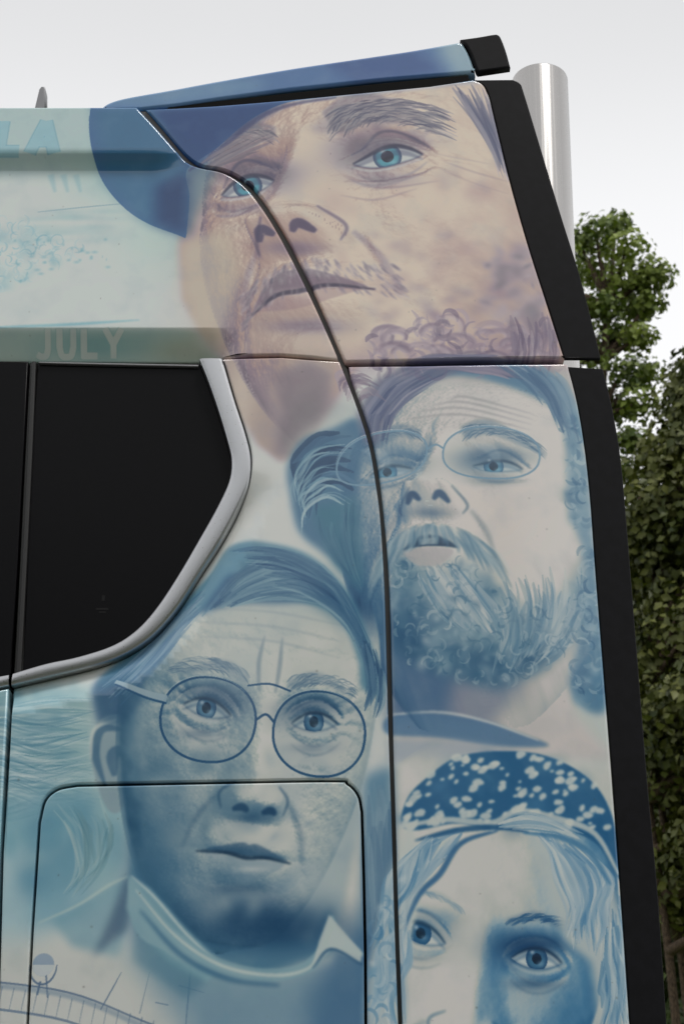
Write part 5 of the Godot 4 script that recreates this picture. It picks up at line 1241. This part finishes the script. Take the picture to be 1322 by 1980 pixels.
# clumps: [centre, radius, leaves]; stems: paths from the ground
func tree(called: String, label: String, base: Vector3, stems: Array, clumps: Array, size: float, dark: Color, light: Color, s: int) -> Node3D:
	var t := Node3D.new(); t.name = called; add_child(t, true)
	t.position = base
	tag(t, label, "tree", "trees behind the lorry")
	rng.seed = s
	var st := SurfaceTool.new(); st.begin(Mesh.PRIMITIVE_TRIANGLES)
	var bs := SurfaceTool.new(); bs.begin(Mesh.PRIMITIVE_TRIANGLES)
	pass
	for path in stems:
		for i in path.size() - 1:
			limb(st, path[i][0] - base, path[i + 1][0] - base, path[i][1], path[i + 1][1])
	var total := 0
	for c in clumps:
		total += c[2]
		var best: Vector3 = stems[0][0][0]; var bd := 1e9
		for path in stems:
			for i in path.size() - 1:
				for k in 5:
					var q: Vector3 = path[i][0].lerp(path[i + 1][0], k / 4.0)
					var dd: float = q.distance_to(c[0]) + (3.0 if q.y > c[0].y else 0.0)
					if dd < bd and q.y > base.y + 2.0: bd = dd; best = q
		if bd < 4.0: limb(bs, best - base, c[0] - base, 0.045, 0.012)
	mesh_of("trunk", st.commit(), M.bark, t)
	mesh_of("branches", bs.commit(), M.bark, t)
	var mm := MultiMesh.new(); mm.transform_format = MultiMesh.TRANSFORM_3D; mm.use_colors = true
	mm.mesh = leaf_mesh(); mm.instance_count = total
	var k := 0
	for c in clumps:
		var tint := rng.randf()
		for i in c[2]:
			var d := Vector3(rng.randfn(), rng.randfn() * 0.8, rng.randfn())
			d = d.normalized() * pow(rng.randf(), 0.45) * c[1]
			d.y *= 0.75
			var out := (d.normalized() + Vector3(0, 0.4, 0) + Vector3(rng.randf_range(-1, 1), rng.randf_range(-1, 0.6), rng.randf_range(-1, 1)) * 0.8).normalized()
			var droop := (Vector3(rng.randf_range(-1, 1), rng.randf_range(-0.9, 0.3), rng.randf_range(-1, 1)))
			var x := out.cross(droop).normalized(); var yy := x.cross(out).normalized()
			var f: float = size * rng.randf_range(0.6, 1.25)
			mm.set_instance_transform(k, Transform3D(Basis(x * f, yy * f, out * f), c[0] - base + d))
			var col := dark.lerp(light, clampf(0.55 * tint + 0.45 * rng.randf() + rng.randfn() * 0.1, 0, 1))
			mm.set_instance_color(k, col)
			k += 1
	var crown := MultiMeshInstance3D.new(); crown.name = "crown"; crown.multimesh = mm; crown.material_override = M.leaf
	crown.set_meta("kind", "stuff")
	t.add_child(crown, true)
	return t

func far_wood(z: float, high: float, count: int, label: String, s: int) -> void:
	var mm := MultiMesh.new(); mm.transform_format = MultiMesh.TRANSFORM_3D; mm.use_colors = true
	mm.mesh = leaf_mesh(); mm.instance_count = count
	rng.seed = s
	for k in count:
		var x := rng.randf_range(-32.0, 32.0)
		var h := high + 1.2 * sin(x * 0.9) + 0.8 * sin(x * 2.3 + 1.0)
		var p := Vector3(x, (1.4 if z < 0.0 else 0.0) + h * pow(rng.randf(), 0.8), z + rng.randf_range(-1.2, 1.2) + signf(z) * 0.003 * x * x)
		var q := Basis.from_euler(Vector3(rng.randf_range(-0.8, 0.8), rng.randf() * TAU, rng.randf() * TAU)).scaled(Vector3.ONE * rng.randf_range(0.35, 0.6))
		mm.set_instance_transform(k, Transform3D(q, p))
		mm.set_instance_color(k, Color(0.025, 0.04, 0.01).lerp(Color(0.07, 0.1, 0.025), rng.randf()))
	var wood := MultiMeshInstance3D.new(); wood.name = "woodland"; wood.multimesh = mm; wood.material_override = M.leaf
	wood.set_meta("kind", "stuff"); tag(wood, label, "woodland")
	add_child(wood, true)

func build_trees() -> void:
	# loose broadleaf tree: clumps with sky between them
	var clumps := []
	rng.seed = 501
	for c in [Vector3(2.895, 10.757, -11.000), Vector3(3.186, 11.018, -11.200), Vector3(3.187, 10.418, -10.800), Vector3(2.864, 10.463, -11.300), Vector3(3.144, 10.138, -11.000), Vector3(3.404, 10.104, -11.000), Vector3(3.486, 10.143, -10.900), Vector3(2.881, 9.622, -10.700), Vector3(3.352, 9.972, -11.400), Vector3(3.408, 9.801, -11.000), Vector3(3.075, 9.519, -11.200), Vector3(3.265, 9.348, -10.900), Vector3(2.807, 10.031, -11.500), Vector3(3.055, 8.952, -11.000), Vector3(3.194, 8.571, -11.000), Vector3(2.993, 8.710, -11.400), Vector3(3.077, 8.137, -11.000), Vector3(3.382, 9.113, -11.300), Vector3(3.009, 7.861, -11.200), Vector3(2.708, 10.618, -11.000), Vector3(2.422, 9.757, -10.600)]:
		clumps.append([c, rng.randf_range(0.2, 0.33), 260])
	for i in 26:
		var d := Vector3(rng.randf_range(-1.9, -0.1), rng.randf_range(-3.0, 0.25), rng.randf_range(-1.4, 1.4))
		clumps.append([Vector3(2.648, 10.125, -11.200) + d, rng.randf_range(0.3, 0.5), 260])
	var f := Vector3(2.5, 0.55, -11.2)
	tree("broadleaf_tree", "loose light green broadleaf tree beside the exhaust stack, sky showing between its clumps", f, [[[f, 0.17], [f + Vector3(0.1, 3.5, 0), 0.13], [f + Vector3(0.1, 6.5, 0.1), 0.09], [f + Vector3(0.5, 9.3, 0.1), 0.03]], [[f + Vector3(0.1, 5.0, 0), 0.07], [f + Vector3(0.8, 7.4, 0.2), 0.03]]], clumps, 0.085, Color(0.06, 0.1, 0.018), Color(0.26, 0.32, 0.06), 502)
	# dense dark tree hung with leaves to low down, several slim stems under it
	clumps = []
	rng.seed = 511
	var g := Vector3(3.7, 0.4, -9.2)
	for i in 520:
		var yy := rng.randf_range(3.0, 8.2)
		var rad := 1.4 * sqrt(clampf((8.15 - yy) / 2.4, 0.0, 1.0)) * (0.86 + 0.14 * sin(yy * 3.1))
		var a := rng.randf() * TAU; var q := sqrt(rng.randf_range(0.6, 1.0))
		clumps.append([Vector3(g.x + cos(a) * rad * q, yy, g.z + sin(a) * rad * q), rng.randf_range(0.25, 0.42), 150])
	var stems := []
	for p in [Vector3(2.598, 2.670, -9.000), Vector3(2.789, 2.708, -9.400)]:
		var b := Vector3(p.x + 0.05, 0.3, p.z)
		stems.append([[b, 0.045], [p, 0.035], [p + Vector3(-0.08, 1.6, 0), 0.03], [p + Vector3(0.5, 4.0, -0.1), 0.02]])
	stems.append([[g, 0.16], [g + Vector3(0, 3, 0), 0.13], [g + Vector3(0.1, 8, 0), 0.04]])
	tree("dense_tree", "dense dark green tree at the right edge, leafy down to slim bare stems", g, stems, clumps, 0.09, Color(0.03, 0.046, 0.009), Color(0.15, 0.16, 0.036), 512)
	# the wood's edge across the car park, which the gloss reflects, and the wood far behind the trees
	far_wood(15.5, 7.6, 26000, "dark edge of a wood across the car park, seen only in reflections", 541)
	far_wood(-24.0, 7.0, 30000, "dark wood far behind the trees at the lower right edge", 551)
	# shaded wood behind
	for k in 3:
		clumps = []
		rng.seed = 521 + k
		var b := Vector3([5.0, 7.2, 2.4][k], 1.5, [-15.5, -14.0, -17.0][k])
		for i in 110:
			var yy := rng.randf_range(2.2, 7.5 if k != 2 else 5.5)
			var a := rng.randf() * TAU; var q := sqrt(rng.randf()) * 1.9
			clumps.append([Vector3(b.x + cos(a) * q, yy, b.z + sin(a) * q), rng.randf_range(0.4, 0.6), 110])
		tree("woodland_tree", ["shaded woodland tree behind the slim stems of the dense tree", "dark woodland tree beyond the dense tree, past the right edge", "low shaded tree behind the lower rubber edge"][k], b, [[[b, 0.15], [b + Vector3(0.1, 6, 0), 0.04]]], clumps, 0.15, Color(0.02, 0.035, 0.01), Color(0.07, 0.1, 0.025), 530 + k)
